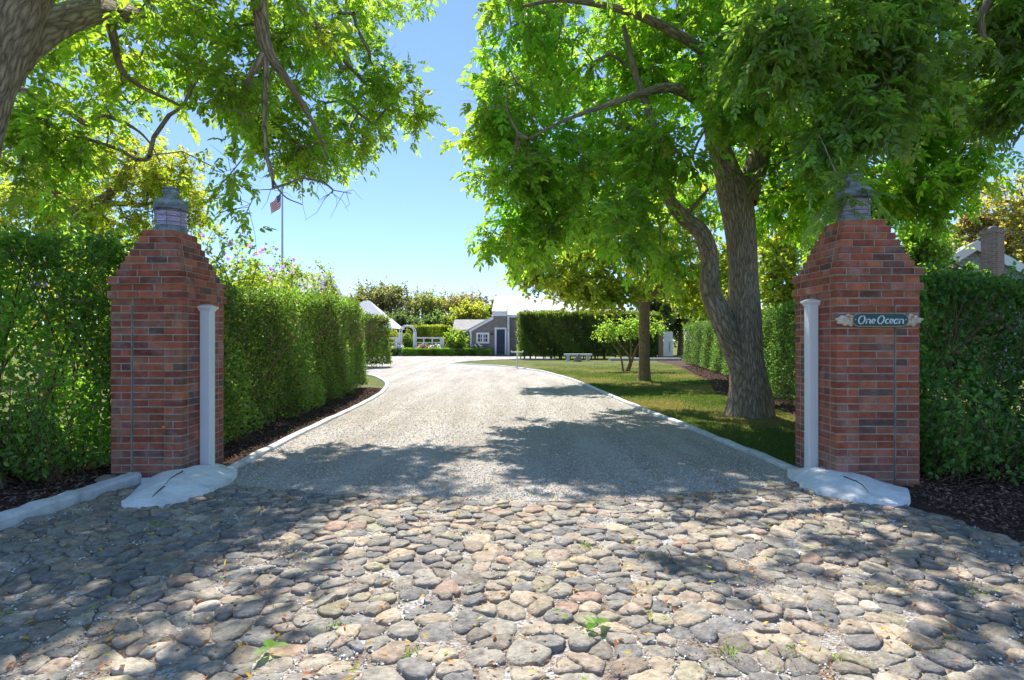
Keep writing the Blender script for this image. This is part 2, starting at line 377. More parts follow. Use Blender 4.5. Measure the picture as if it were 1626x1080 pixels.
def kerb(P, w, h, side=1, name='kerb'):
    P = np.array(P, float); T = np.gradient(P, axis=0); T /= np.linalg.norm(T, axis=1, keepdims=True)
    N = np.stack([-T[:, 1], T[:, 0]], 1)*side; n = len(P)
    jit = rng.normal(0, .004, n); prof = [(0,-.05),(0.003,h*.75),(.02,h),(w-.02,h*1.0),(w,h*.75),(w,-.05)]; V = []
    for i in range(n):
        for d, z in prof: V.append((*(P[i]+N[i]*(d+jit[i])), z+(jit[i] if z > 0 else 0)))
    k = len(prof); F = [(i*k+j, i*k+j+1, (i+1)*k+j+1, (i+1)*k+j) for i in range(n-1) for j in range(k-1)]
    mb = MB(); mb.add(V, np.array(F), smooth=False); return structure(mb, name, M['kerb'])
kerb(KL, .11, .05, 1); kerb(KR, .11, .05, -1)
kl2 = smooth_line([(-3.43,5.28),(-3.47,4.9),(-3.53,4.3),(-3.62,3.5),(-3.85,2.4),(-4.4,1.2),(-6.2,-.4)], 8); kerb(kl2, .15, .095, -1)

# cobbles : rounded polygons of a jittered cell pattern
def inside_apron(x, y):
    yl = np.interp(x, APF[:, 0], APF[:, 1])
    a = np.array(AL[1:]); b = np.array(AR)
    xl = np.interp(y, a[::-1, 1], a[::-1, 0])+.06; xr = np.interp(y, b[:, 1], b[:, 0])-.02
    lim = np.where((x < -2.78), 5.2, np.where(x > 2.82, 5.3, yl))
    return (y < lim) & (x > xl) & (x < xr) & (y > .3)
sx, sy = .126, .100
ii, jj = np.meshgrid(np.arange(-46, 47), np.arange(0, 52), indexing='ij')
PX = (ii+.5*(jj % 2))*sx; PY = .2+jj*sy
PX = PX+rng.uniform(-.48, .48, PX.shape)*sx; PY = PY+rng.uniform(-.38, .38, PX.shape)*sy
pts = np.stack([PX.ravel(), PY.ravel()], 1); pts = pts[rng.random(len(pts)) > .22]
pts = pts[(np.abs(pts[:, 0]) < 5) & (pts[:, 1] < 5.7)]
ok = inside_apron(pts[:, 0], pts[:, 1])
pal = np.array([(.27,.26,.245),(.21,.21,.215),(.34,.31,.265),(.38,.33,.265),(.33,.275,.235),(.29,.285,.26),(.42,.36,.285),(.24,.22,.20),(.47,.43,.38),(.35,.255,.21),(.19,.195,.205),(.30,.285,.215)])
wts = np.array([5,4,4,3,2,4,1.6,3,1,1,3,2]); wts /= wts.sum()
cob = MB(); NA = 14; th = np.linspace(0, 2*np.pi, NA, endpoint=False); dirs = np.stack([np.cos(th), np.sin(th)], 1)
V_all = []; C_all = []; ncob = 0
for i in np.where(ok)[0]:
    c = pts[i]; d = pts-c; q = (d**2).sum(1); nb = np.argsort(q)[1:14]
    # radial distance to cell edge, from the bisectors
    dn = d[nb]; ln = np.sqrt(q[nb]); u = dn/ln[:, None]; cosang = dirs@u.T
    r = np.where(cosang > .05, (ln/2)[None]/np.maximum(cosang, .05), 9).min(1)
    r = np.minimum(r, .14)
    cen = (dirs*r[:, None]).mean(0)*.5
    r = .74*r+.13*(np.roll(r, 1)+np.roll(r, -1))
    r = np.minimum(r, np.median(r)*1.5)*random.uniform(.93, 1.03)-.003
    r *= 1+rng.normal(0, .035, NA)
    h = random.uniform(.5, 1.4)*.020; tilt = rng.normal(0, .08, 2)
    prof = [(.98,-.02),(1.0,.25*h),(.96,.62*h),(.86,.90*h),(.55,1.0*h),(.2,1.01*h)]; ring = []
    for s_, z_ in prof:
        p = c+dirs*(r*s_)[:, None]; z = z_+rng.normal(0, .0022, NA)+(tilt[0]*dirs[:, 0]+tilt[1]*dirs[:, 1])*r*s_*(1 if z_ > 0 else 0)
        ring.append(np.column_stack([p, z]))
    V_all.append(np.vstack(ring+[np.array([[c[0], c[1], h]])]))
    base = pal[rng.choice(len(pal), p=wts)]*np.array((1.06,1.0,.94))*random.uniform(.78, 1.12)
    C_all.append(base); ncob += 1
nr = 6; nv = nr*NA+1; f = []
for k in range(nr-1):
    for j in range(NA): f.append((k*NA+j, k*NA+(j+1)%NA, (k+1)*NA+(j+1)%NA, (k+1)*NA+j))
f = np.array(f); ft = np.array([((nr-1)*NA+j, (nr-1)*NA+(j+1)%NA, nr*NA) for j in range(NA)])
b = (np.arange(ncob)*nv)[:, None, None]; VV = np.concatenate(V_all); CC = np.array(C_all)
Fq = (b+f[None]).reshape(-1, 4); Ft = (b+ft[None]).reshape(-1, 3)
cob.add(VV, Fq, np.repeat(CC, len(f), 0), 0, True)
cob.T.append(np.full(len(Ft), 3)); cob.L.append(Ft.ravel()); cob.C.append(np.repeat(CC, NA, 0)); cob.M.append(np.zeros(len(Ft), int)); cob.S.append(np.full(len(Ft), True)); cob.UV.append(np.zeros((Ft.size, 2)))
structure(cob, 'cobblestone_apron', M['stone'])

# loose pebbles
def pebbles(name, P, size, cols, m):
    n = len(P); V = rng.normal(0, 1, (n, 6, 3))*.18+np.array([(1,0,0),(-1,0,0),(0,1,0),(0,-1,0),(0,0,.7),(0,0,-.7)])[None]
    a = rng.uniform(0, 6.28, n); ca, sa = np.cos(a)[:, None], np.sin(a)[:, None]
    V = np.stack([V[..., 0]*ca-V[..., 1]*sa, V[..., 0]*sa+V[..., 1]*ca, V[..., 2]], -1)
    V = V*np.asarray(size)[:, None, None]+P[:, None]
    f = np.array([(0,2,4),(2,1,4),(1,3,4),(3,0,4),(2,0,5),(1,2,5),(3,1,5),(0,3,5)]); b = (np.arange(n)*6)[:, None, None]
    mb = MB(); mb.add(V.reshape(-1, 3), (b+f[None]).reshape(-1, 3), np.repeat(cols, 8, 0)); return tag(mb.build(name, m), kind='stuff')
n = 52000; x = rng.uniform(-4.2, 4.2, n); y = rng.uniform(1.2, 5.5, n); k = inside_apron(x, y)
# keep only in the joints: far from every stone centre
x, y = x[k], y[k]; P2 = np.stack([x, y], 1); keep = np.zeros(len(x), bool); op = pts[ok]
for s0 in range(0, len(x), 4000):
    dd = ((P2[s0:s0+4000, None]-op[None])**2).sum(-1); dd.partition(1, axis=1); keep[s0:s0+4000] = np.sqrt(dd[:, 1])-np.sqrt(dd[:, 0]) < .03
P2 = P2[keep]; nz = np.sin(P2[:, 0]*4.1+1)*np.cos(P2[:, 1]*3.7)+.6*np.sin(P2[:, 0]*9-P2[:, 1]*7)
P2 = P2[nz+rng.normal(0, .4, len(P2)) > .25]; n = len(P2)
cw = np.array([(.72,.72,.7),(.6,.59,.57),(.45,.42,.4),(.8,.8,.8)])[rng.integers(0, 4, n)]
pebbles('joint_pebbles', np.column_stack([P2, rng.uniform(.005, .016, n)]), rng.uniform(.004, .0085, n), cw, M['pebble'])
n = 42000; y = 4.7+20*rng.beta(.9, 4, n); x = rng.uniform(-3.4, 2.8, n)
k = (y > np.interp(x, APF[:, 0], APF[:, 1])-.05) & (x > np.interp(y, KL[:40, 1], KL[:40, 0])) & (x < np.interp(y, KR[:40, 1], KR[:40, 0])); x, y = x[k], y[k]; n = len(x)
cw = np.array([(.66,.63,.58),(.52,.48,.44),(.40,.36,.32),(.58,.55,.50),(.46,.43,.40)])[rng.integers(0, 5, n)]
pebbles('loose_gravel', np.column_stack([x, y, np.full(n, .010)]), rng.uniform(.004, .011, n), cw, M['pebble'])

# mulch chips
def chips(name, n, fn, z=.012):
    P = fn(n); n = len(P); P = np.column_stack([P, rng.uniform(z-.006, z+.02, n)])
    D = rng.normal(0, 1, (n, 3)); D[:, 2] *= .25; N = rng.normal(0, .5, (n, 3))+np.array([0, 0, 1])
    c = np.array([(.15,.095,.075),(.08,.05,.04),(.24,.155,.12),(.34,.24,.19),(.11,.07,.06)])[rng.integers(0, 5, n)]
    mb = MB(); mb.leaves(P, D, N, rng.uniform(.02, .07, n), rng.uniform(.004, .012, n), c, fine=False); return tag(mb.build(name, M['chip']), kind='stuff')
def chipL(n):
    y = rng.uniform(3, 6.2, n); x = -3.5-rng.random(n)*2.6; x = np.minimum(x, np.interp(y, [3, 3.5, 4.3, 5.3], [-3.9, -3.8, -3.72, -3.62])); k = ~((x > -3.8) & (y > 5.3)); return np.stack([x, y], 1)[k]
chips('mulch_chips', 9000, chipL)
def chipL2(n):
    y = rng.uniform(6.2, 15.6, n); x = np.interp(y, KL[:40, 1], KL[:40, 0])-.14-rng.random(n)*.9; return np.stack([x, y], 1)
chips('mulch_chips', 9000, chipL2)
def chipR(n):
    y = rng.uniform(2.6, 6.2, n); x = rng.uniform(3.3, 7.2, n); k = (x > np.interp(y, [2.4, 3.5, 4.6, 5, 5.2], [3.78, 3.45, 3.3, 3.4, 3.75])); return np.stack([x, y], 1)[k]
chips('mulch_chips', 22000, chipR)
def chipR2(n):
    t = rng.random(n)*22; y = 6.6+t; x = np.interp(y, [6.6, 8.6, 10.6, 12.2, 13.6, 15, 18, 23, 29], [4.3, 4.7, 5.1, 5.3, 5.05, 5.4, 6.3, 7.3, 8.6])+rng.random(n)*1.0; return np.stack([x, y], 1)
chips('mulch_chips', 12000, chipR2)

# lawn blades
def inlawn(x, y):
    kr = np.interp(y, KR[:46, 1], KR[:46, 0])+.12
    ml = np.interp(y, [6.6, 8.6, 10.6, 12.2, 13.6, 15, 18, 23, 30], [4.2, 4.6, 5.0, 5.2, 4.95, 5.3, 6.2, 7.2, 8.6])
    return (x > kr) & (x < ml)
n = 330000; y = 5.9+30*rng.beta(.8, 3.2, n); x = rng.uniform(1.2, 8.6, n); k = inlawn(x, y); x, y = x[k], y[k]; n = len(x)
pn = np.sin(x*1.3+y*.9)+np.sin(x*2.9-y*1.7)*.6+rng.normal(0, .5, n)
c = np.where((pn > .35)[:, None], np.array([[.25,.22,.10]]), np.array([[.10,.15,.04]]))*rng.uniform(.6, 1.4, (n, 1))
D = rng.normal(0, .45, (n, 3))+np.array([0, 0, 1]); N = rng.normal(0, 1, (n, 3))
gb = MB(); gb.leaves(np.column_stack([x, y, np.zeros(n)]), D, N, rng.uniform(.025, .05, n), .003+.0002*y, c, fine=False)
tag(gb.build('lawn_grass', M['grass']), kind='stuff')

# grass and weeds in the joints, fallen leaves
def tuft(mb, c, n, h, col):
    P = np.column_stack([rng.normal(c[0], .03, n), rng.normal(c[1], .03, n), np.full(n, .008)])
    D = rng.normal(0, .7, (n, 3)); D[:, 2] = rng.uniform(.4, 1, n)
    mb.leaves(P, D, rng.normal(0, 1, (n, 3)), rng.uniform(.5, 1, n)*h, .003, np.array(col)*rng.uniform(.6, 1.4, (n, 1)), fine=False)
tf = MB()
for (a, b_) in [(650,1045),(1155,1040),(1265,1045),(1330,1050),(1560,940),(930,870),(1300,780),(250,835),(530,1000),(1520,1030)]:
    Y = 1201/(b_-540); tuft(tf, ((a-813)/FPX*Y, Y), 30, .04, (.10,.17,.04))
for _ in range(60): tuft(tf, (random.uniform(-3.2, 3.2), random.uniform(2, 5)), 10, .035, (.10,.16,.04) if random.random() < .5 else (.25,.16,.07))
tag(tf.build('grass_tufts', M['leaf']), kind='stuff')
fl = MB(); n = 2000; x = rng.uniform(-3.4, 3.3, n); y = 2+9*rng.random(n)**1.5
P = np.column_stack([x, y, np.where(y < np.interp(x, APF[:, 0], APF[:, 1]), .030, .016)+rng.uniform(0, .012, n)])
D = rng.normal(0, 1, (n, 3)); D[:, 2] *= .15; N = rng.normal(0, .25, (n, 3))+np.array([0, 0, 1])
c = np.array([(.45,.30,.03),(.28,.12,.04),(.15,.08,.04),(.22,.28,.04),(.32,.10,.05),(.20,.10,.06)])[rng.integers(0, 6, n)]
fl.leaves(P, D, N, rng.uniform(.012, .045, n), rng.uniform(.004, .011, n), c)
tag(fl.build('fallen_leaves', M['leaf']), kind='stuff')
cl = MB(); n = 2600; k = rng.integers(0, 26, n)      # drifts of small reddish litter in the joints
cx = rng.uniform(-2.6, 3, 26); cy = rng.uniform(2.2, 4.6, 26)
P = np.column_stack([cx[k]+rng.normal(0, .09, n), cy[k]+rng.normal(0, .07, n), rng.uniform(.008, .026, n)]); D = rng.normal(0, 1, (n, 3)); D[:, 2] *= .3
c = np.array([(.30,.10,.06),(.22,.11,.06),(.35,.2,.1),(.14,.08,.05)])[rng.integers(0, 4, n)]
cl.leaves(P, D, rng.normal(0, .4, (n, 3))+np.array([0, 0, 1]), rng.uniform(.006, .016, n), .003, c, fine=False)
tag(cl.build('leaf_litter', M['chip']), kind='stuff')
def sprig(px, py, label):
    Y = 1201/(py-540); c = ((px-813)/FPX*Y, Y, .045); mb = MB()
    a = np.array([.3, 2.2, 4.1]); D = np.column_stack([np.cos(a), np.sin(a), [.15]*3]); P = np.tile(c, (3, 1))
    mb.leaves(P, D, np.tile((0, 0, 1.), (3, 1)), .075, .026, np.tile((.09,.2,.03), (3, 1)))
    tag(mb.build('fallen_sprig', M['leaf'], loc=c), label, 'sprig', 'green sprigs lying on the cobbles')
sprig(945, 1006, 'three leaved green sprig on sunny cobbles right of centre')
sprig(430, 1046, 'three leaved green sprig on shaded cobbles towards the left')

# ------------------------------------------------------------------ brick pillars
CH = .0687
def brick_color(z):
    p = [(.31,.088,.052),(.27,.075,.045),(.34,.11,.058),(.23,.07,.048),(.17,.075,.06),(.30,.12,.075),(.13,.075,.062),(.26,.10,.075)]
    w = [5,5,4,4,1.6,3,.9,1.6]
    c = np.array(random.choices(p, w)[0])*random.uniform(1.05, 1.5)
    if z < .22: c = c*.75+np.array((.05,.045,.045))
    return c
def courses_strip(mb, x0, x1, y0, y1, z0, i, mode):
    # one row of bricks filling x0..x1 ; depth y0..y1
    L = .205
    if mode == 'strip': w = x1-x0; cuts = [x0, x1] if i % 2 else [x0, x0+w*.5, x1]
    else:
        cuts = [x0]; off = L if i % 2 else L*.5
        cuts.append(x0+off)
        while cuts[-1]+L < x1-.06: cuts.append(cuts[-1]+L)
        if cuts[-1] < x1-.02: cuts.append(x1)
    return cuts
def pillar(name, label, x0, x1, y0, y1, zoff, fr0, fr1, ptop):
    cx, cy = (x0+x1)/2, (y0+y1)/2
    root = thing(name, label, 'pillar', (cx, cy, 0), 'brick gate pillars')
    G = .0115
    def row(mb, a0, a1, b0, b1, zb, i, panel=False):
        zt = zb+CH-G; d = .098
        def jb(xa, xb, ya, yb):
            j = lambda: random.uniform(-.0015, .0015)
            mb.box(xa+j(), xb+j(), ya+j(), yb+j(), zb+j(), zt+j(), brick_color(zb))
        if panel:
            p0, p1 = x0+(x1-x0)*fr0, x0+(x1-x0)*fr1
            segs = [(a0, p0-.003, 'strip', 0, 0), (p0, p1, 'strip', .016, 1), (p1+.003, a1, 'strip', 0, 0)]
        else: segs = [(a0, a1, 'run', 0, 0)]
        for s0, s1, md, rec, ph in segs:
            cuts = courses_strip(mb, s0, s1, 0, 0, 0, i+ph, md)
            for c0, c1 in zip(cuts[:-1], cuts[1:]):
                jb(c0+(G/2 if c0 > a0+.001 else 0), c1-(G/2 if c1 < a1-.001 else 0), b0+rec, b0+d+rec)
        cuts = courses_strip(mb, a0, a1, 0, 0, 0, i+1, 'run')
        for c0, c1 in zip(cuts[:-1], cuts[1:]): jb(c0+(G/2 if c0 > a0+.001 else 0), c1-(G/2 if c1 < a1-.001 else 0), b1-d, b1)
        cuts = courses_strip(mb, b0+d+G, b1-d-G, 0, 0, 0, i, 'run')
        for c0, c1 in zip(cuts[:-1], cuts[1:]):
            jb(a0, a0+d, c0+G/2, c1-G/2); jb(a1-d, a1, c0+G/2, c1-G/2)
    def core(mb, a0, a1, b0, b1, z0, z1, panel=False):
        e = .003; c = (.4,.38,.36)
        if panel:
            p0, p1 = x0+(x1-x0)*fr0, x0+(x1-x0)*fr1
            mb.box(a0+e, p0-.0045, b0+e, b0+.06, z0, z1, c, 1); mb.box(p1+.0045, a1-e, b0+e, b0+.06, z0, z1, c, 1)
            mb.box(p0-.0004, p1+.0004, b0+e+.016, b0+.061, z0, z1, c, 1)
            mb.box(a0+e, a1-e, b0+.06, b1-e, z0, z1, c, 1)
        else: mb.box(a0+e, a1-e, b0+e, b1-e, z0, z1, c, 1)
    sh = MB(); zb = zoff
    for i in range(26): row(sh, x0, x1, y0, y1, zb+i*CH, i, i < ptop)
    zt = zb+ptop*CH-G/2; core(sh, x0, x1, y0, y1, -.05, zt, True); core(sh, x0, x1, y0, y1, zt+.001, zb+26*CH-G/2)
    part(sh, 'shaft', [M['brick'], M['mortar'], M['old_joint']], root)
    cb = MB()
    for i, e in ((26,.022),(27,0),(28,.022)):
        row(cb, x0-e, x1+e, y0-e, y1+e, zb+i*CH, i); core(cb, x0-e, x1+e, y0-e, y1+e, zb+i*CH-G/2, zb+(i+1)*CH-G/2)
    part(cb, 'corbel_band', [M['brick'], M['mortar']], root)
    cp = MB()
    for k in range(7):
        e = -.026*(k+1); row(cp, x0-e, x1+e, y0-e, y1+e, zb+(29+k)*CH, 29+k); core(cp, x0-e, x1+e, y0-e, y1+e, zb+(29+k)*CH-G/2, zb+(30+k)*CH-G/2)
    part(cp, 'stepped_cap', [M['brick'], M['mortar']], root)
    return root, zb+36*CH
RL, ZL = pillar('brick_pillar', 'red brick gate pillar with stepped top on the left of the driveway, no sign', -3.80, -3.128, 5.39, 6.17, -.055, .29, .74, 25)
RR, ZR = pillar('brick_pillar', 'red brick gate pillar with stepped top that carries the name sign', 2.943, 3.697, 5.16, 5.91, 0.0, .28, .71, 24)

# orange disc fixed on the left pillar front
d = MB(); d.lathe([(.0001,.012),(.016,.011),(.019,.004),(.019,-.012)], (0,0,0), 16)
o = d.build('reflector_disc', M['orange'], loc=(0,0,0)); o.rotation_euler = (R(90),0,0); o.location = (*W(260,679,5.385)[:2], W(260,679,5.385)[2])
tag(o, 'small round orange marker on the left brick pillar', 'marker')

# lanterns
def lantern(c, label):
    root = thing('ship_lantern', label, 'lantern', c, 'ship lanterns on the gate pillars'); x, y, z = c
    b = MB(); b.lathe([(0,0),(.145,0),(.15,.012),(.148,.05),(.138,.06),(.138,.066),(0,.066)], c, 28); part(b, 'base', M['metal_dark'], root)
    gl = MB(); pr = [(.118,.06)]
    for i in range(9): q = .068+i*.0175; pr += [(.136, q+.004), (.143, q+.009), (.136, q+.0145)]
    pr += [(.118,.232)]; gl.lathe(pr, c, 32); part(gl, 'glass_lens', M['lens'], root)
    bu = MB(); bu.lathe([(0,.07),(.03,.075),(.045,.12),(.03,.17),(0,.2)], c, 12); part(bu, 'bulb', M['white'], root)
    h = MB(); h.lathe([(.0,.234),(.158,.234),(.16,.25),(.152,.252),(.156,.30),(.15,.325),(.10,.345),(.078,.352),(.0,.353)], c, 28)
    for k in range(22):
        a = k*2*math.pi/22; h.tube([(x+.157*math.cos(a), y+.157*math.sin(a), z+.275), (x+.161*math.cos(a), y+.161*math.sin(a), z+.275)], [.007,.007], 6)
    part(h, 'hood', M['metal_dark'], root)
    ch = MB(); ch.lathe([(.072,.35),(.072,.41),(.078,.412),(.078,.43),(.072,.432),(.07,.455),(.04,.475),(0,.482)], c, 24)
    for rw in (.365, .388, .445):
        for k in range(14):
            a = (k+(rw > .38)*.5)*2*math.pi/14; ch.tube([(x+.070*math.cos(a), y+.070*math.sin(a), z+rw), (x+.0745*math.cos(a), y+.0745*math.sin(a), z+rw)], [.0055,.0055], 6, (.5,.5,.5), 1)
    part(ch, 'chimney', [M['metal_dark'], M['crack']], root)
    gd = MB()
    for k in range(8):
        a = k*math.pi/4+.3; gd.tube([(x+.150*math.cos(a), y+.150*math.sin(a), z+.04), (x+.164*math.cos(a), y+.164*math.sin(a), z+.08), (x+.164*math.cos(a), y+.164*math.sin(a), z+.22), (x+.158*math.cos(a), y+.158*math.sin(a), z+.245)], .0032, 5)
    for q in (.10, .155, .21):
        gd.tube([(x+.165*math.cos(a), y+.165*math.sin(a), z+q) for a in np.linspace(0, 2*math.pi, 33)], .0028, 5)
    part(gd, 'wire_guard', M['metal'], root)
lantern((-3.464, 5.78, ZL-.008), 'old ship lantern with violet ribbed glass on top of the left brick pillar')
lantern((3.32, 5.535, ZR-.008), 'old ship lantern half hidden by leaves on top of the right brick pillar')

# white posts
def post(label, x0, x1, y0, y1, z0, z1):
    cx, cy = (x0+x1)/2, (y0+y1)/2; root = thing('gate_post', label, 'post', (cx, cy, z0), 'white posts against the pillars')
    s = MB(); w = (x1-x0)/2; e = .006
    s.prism([(x0+e,y0),(x1-e,y0),(x1,y0+e),(x1,y1-e),(x1-e,y1),(x0+e,y1),(x0,y1-e),(x0,y0+e)], 'z', z0, z1-.05); part(s, 'shaft', M['white'], root)
    c = MB()
    def fr(q, za, zb_, q2=None):
        q2 = q if q2 is None else q2
        V = [(cx+sx_*(w+a), cy+sy_*((y1-y0)/2+a), z) for z, a in ((za, q), (zb_, q2)) for sx_, sy_ in ((-1,-1),(1,-1),(1,1),(-1,1))]
        c.add(V, np.array([(0,3,2,1),(4,5,6,7),(0,1,5,4),(1,2,6,5),(2,3,7,6),(3,0,4,7)]))
    fr(.004, z1-.065, z1-.052, .008); fr(.008, z1-.0515, z1-.035, .022); fr(.024, z1-.0345, z1-.018); fr(.017, z1-.0175, z1, -.02)
    part(c, 'cap', M['white'], root)
    return root
post('square white post with moulded cap against the left brick pillar', -3.122, -3.017, 5.68, 5.785, .04, 1.685)
post('square white post with moulded cap against the right brick pillar', 2.843, 2.937, 5.445, 5.54, .07, 1.725)

# painted concrete mounds
def mound(label, outline, peak, hh, cracks, lock):
    P = smooth_line(outline+[outline[0]], 4)[:-1]; n = len(P); c = np.array(peak); V = []; rings = 9
    for k in range(rings+1):
        s = 1-k/rings
        for i in range(n):
            q = c+(P[i]-c)*s*(1+.0*s); z = hh*(1-s**2.3)+.006*math.sin(q[0]*23+1)*math.cos(q[1]*19)*(1 if s < .95 else 0)
            if k == 0: z = -.03
            if k == 1: s1 = .985; q = c+(P[i]-c)*s1; z = .045+.012*math.sin(i*1.7)
            V.append((q[0], q[1], z))
    F = [(k*n+i, k*n+(i+1)%n, (k+1)*n+(i+1)%n, (k+1)*n+i) for k in range(rings) for i in range(n)]
    mb = MB(); mb.add(V, np.array(F), smooth=True); root = thing('concrete_footing', label, 'footing', (peak[0], peak[1], 0), 'white painted concrete footings')
    part(mb, 'mound', M['limewash'], root)
    ck = MB()
    for cr in cracks:
        L = smooth_line(cr, 5); pr = []
        for q in L:
            # height on the mound along the ray from the peak
            v = q-c; a = math.atan2(v[1], v[0]); ang = np.arctan2(P[:, 1]-c[1], P[:, 0]-c[0]); j = np.argmin(np.abs(np.angle(np.exp(1j*(ang-a)))))
            s = min(np.linalg.norm(v)/np.linalg.norm(P[j]-c), .97); pr.append((q[0]+rng.normal(0,.003), q[1], hh*(1-s**2.3)+.004))
        ck.tube(pr, np.linspace(.005, .0015, len(pr)), 5)
    part(ck, 'crack', M['crack'], root)
mound('white painted concrete mound with a long crack at the foot of the left pillar', [(-3.47,5.30),(-3.30,5.06),(-3.10,4.50),(-2.95,4.44),(-2.78,4.48),(-2.63,4.72),(-2.58,5.0),(-2.60,5.30),(-2.72,5.64),(-2.92,5.85),(-3.16,5.85),(-3.2,5.5)], (-3.02,5.35), .125,
      [[(-3.02,5.22),(-3.0,5.0),(-2.96,4.86)], [(-2.95,4.82),(-2.93,4.66),(-2.91,4.5)]], None)
mound('white painted concrete mound with a curved crack at the foot of the right pillar', [(2.62,5.25),(2.57,5.0),(2.62,4.83),(2.78,4.62),(2.95,4.52),(3.12,4.5),(3.30,4.7),(3.42,4.95),(3.3,5.17),(3.0,5.3),(2.98,5.62),(2.78,5.68),(2.66,5.5)], (2.90,5.24), .14,
      [[(2.92,5.0),(2.96,4.85),(2.95,4.7)]], None)

# name sign
def sign():
    Yf = 5.155; c = W(1395, 508, Yf); root = thing('name_sign', 'carved name sign reading One Ocean on the right brick pillar', 'sign', (c[0], Yf, c[2]))
    m = lambda px, py, dy=0: np.array([(px-813)/FPX*Yf, Yf-dy, CAMH+(540-py)/FPX*Yf])
    def stad(cx, cz, hw, hh, n=12):
        pts_ = []
        for k in range(n+1): a = -math.pi/2+math.pi*k/n; pts_.append((cx+hw-hh*1.1+hh*1.1*math.cos(a), cz+hh*math.sin(a)))
        for k in range(n+1): a = math.pi/2+math.pi*k/n; pts_.append((cx-hw+hh*1.1+hh*1.1*math.cos(a), cz+hh*math.sin(a)))
        return pts_
    cx, cz = m(1394.6, 508)[0], m(1394, 508.2)[2]
    b = MB(); b.prism(stad(cx, cz, .2565, .0625)[::-1], 'y', Yf-.030, Yf-.001); part(b, 'gilt_edge', M['gold'], root)
    b = MB(); b.prism(stad(cx, cz, .247, .054)[::-1], 'y', Yf-.034, Yf-.0305); part(b, 'board', M['green_board'], root)
    for s in (-1, 1):
        k = MB(); n = 40; ring = []
        for i in range(n):
            a = 2*math.pi*i/n; rx, rz = .078, .052
            rr = 1+.13*math.sin(9*a)+.08*math.sin(5*a+1); px_ = rx*math.cos(a)*rr; tip = .03*max(0, math.cos(a if s > 0 else math.pi-a))**4*s
            ring.append((cx+s*.283+px_+tip, cz-.002+rz*math.sin(a)*rr))
        cc = (cx+s*.275, cz); V = []
        for sc, dy in ((1, -.001), (1, .013), (.8, .022), (.45, .028), (.1, .03)):
            for i, (u, v) in enumerate(ring): V.append((cc[0]+(u-cc[0])*sc, Yf-dy-(.004*(i % 2) if sc > .3 else 0), cc[1]+(v-cc[1])*sc))
        F = [(q*n+i, (q+1)*n+i, (q+1)*n+(i+1)%n, q*n+(i+1)%n) for q in range(4) for i in range(n)]
        k.add(V, np.array(F)); part(k, 'carved_scroll', M['cream'], root)
        fo = MB(); fc = (cx+s*.286, cz+.028)
        for q in range(9):
            a = 2*math.pi*q/9; fo.add([(fc[0], Yf-.036, fc[1]), (fc[0]+.013*math.cos(a-.3), Yf-.038, fc[1]+.011*math.sin(a-.3)), (fc[0]+.021*math.cos(a), Yf-.033, fc[1]+.017*math.sin(a)), (fc[0]+.013*math.cos(a+.3), Yf-.038, fc[1]+.011*math.sin(a+.3))], [[0,1,2,3]])
        part(fo, 'painted_flower', M['orange'], root)
    # lettering : broad pen strokes, slanted
    def arc(cx_, cy_, rx, ry, a0, a1, n=14): return [(cx_+rx*math.cos(R(a0+(a1-a0)*i/n)), cy_+ry*math.sin(R(a0+(a1-a0)*i/n))) for i in range(n+1)]
    G_ = {'O': ([arc(.40,.5,.34,.50,110,470,26), [(.46,1.0),(.30,.93),(.24,.82)]], .92),
          'n': ([[(.08,.02),(.10,.60)], [(.10,.36)]+arc(.30,.36,.19,.22,165,10,8)+[(.49,.10),(.56,.04),(.62,.10)]], .62),
          'e': ([[(.08,.30),(.40,.34)]+arc(.25,.34,.17,.26,0,285,16)+[(.44,.12)]], .52),
          'c': ([arc(.27,.32,.20,.28,50,300,14)+[(.44,.12)]], .48),
          'a': ([arc(.25,.30,.19,.28,0,360,22), [(.46,.60),(.46,.30),(.46,.0)]], .60)}
    word = 'One Ocean'; H = .074; x = 0; strokes = []
    for ch in word:
        if ch == ' ': x += .16; continue
        st, adv = G_[ch]
        for s_ in st: strokes.append([(x+u+.22*v, v) for u, v in s_])
        x += adv
    tot = x+.1; wdt = .425; sxx = wdt/tot
    lt = MB()
    for s_ in strokes:
        P3 = [((cx-wdt/2)+u*sxx, cz-.036+v*H) for u, v in s_]; P3 = np.array(P3); T = np.gradient(P3, axis=0); T /= np.maximum(np.linalg.norm(T, axis=1, keepdims=True), 1e-9)
        N = np.stack([-T[:, 1], T[:, 0]], 1); w = .0026+.0030*np.abs(N[:, 0])
        k = len(P3); V = []
        for i in range(k):
            for sg in (-1, 1):
                q = P3[i]+N[i]*w[i]*sg; V.append((q[0], Yf-.0375, q[1]))
        for i in range(k):
            for sg in (-1, 1):
                q = P3[i]+N[i]*w[i]*sg; V.append((q[0], Yf-.0342, q[1]))
        F = [(2*i, 2*i+2, 2*i+3, 2*i+1) for i in range(k-1)]+[(2*i, 2*k+2*i, 2*k+2*i+2, 2*i+2) for i in range(k-1)]+[(2*i+1, 2*i+3, 2*k+2*i+3, 2*k+2*i+1) for i in range(k-1)]
        lt.add(V, np.array(F))
    for s in (-1, 1): lt.lathe([(.0001,.0),(.0045,.0)], (0,0,0), 8) if False else lt.box(cx+s*.228-.004, cx+s*.228+.004, Yf-.037, Yf-.0342, cz-.002, cz+.006)
    part(lt, 'lettering', M['letter'], root)
sign()

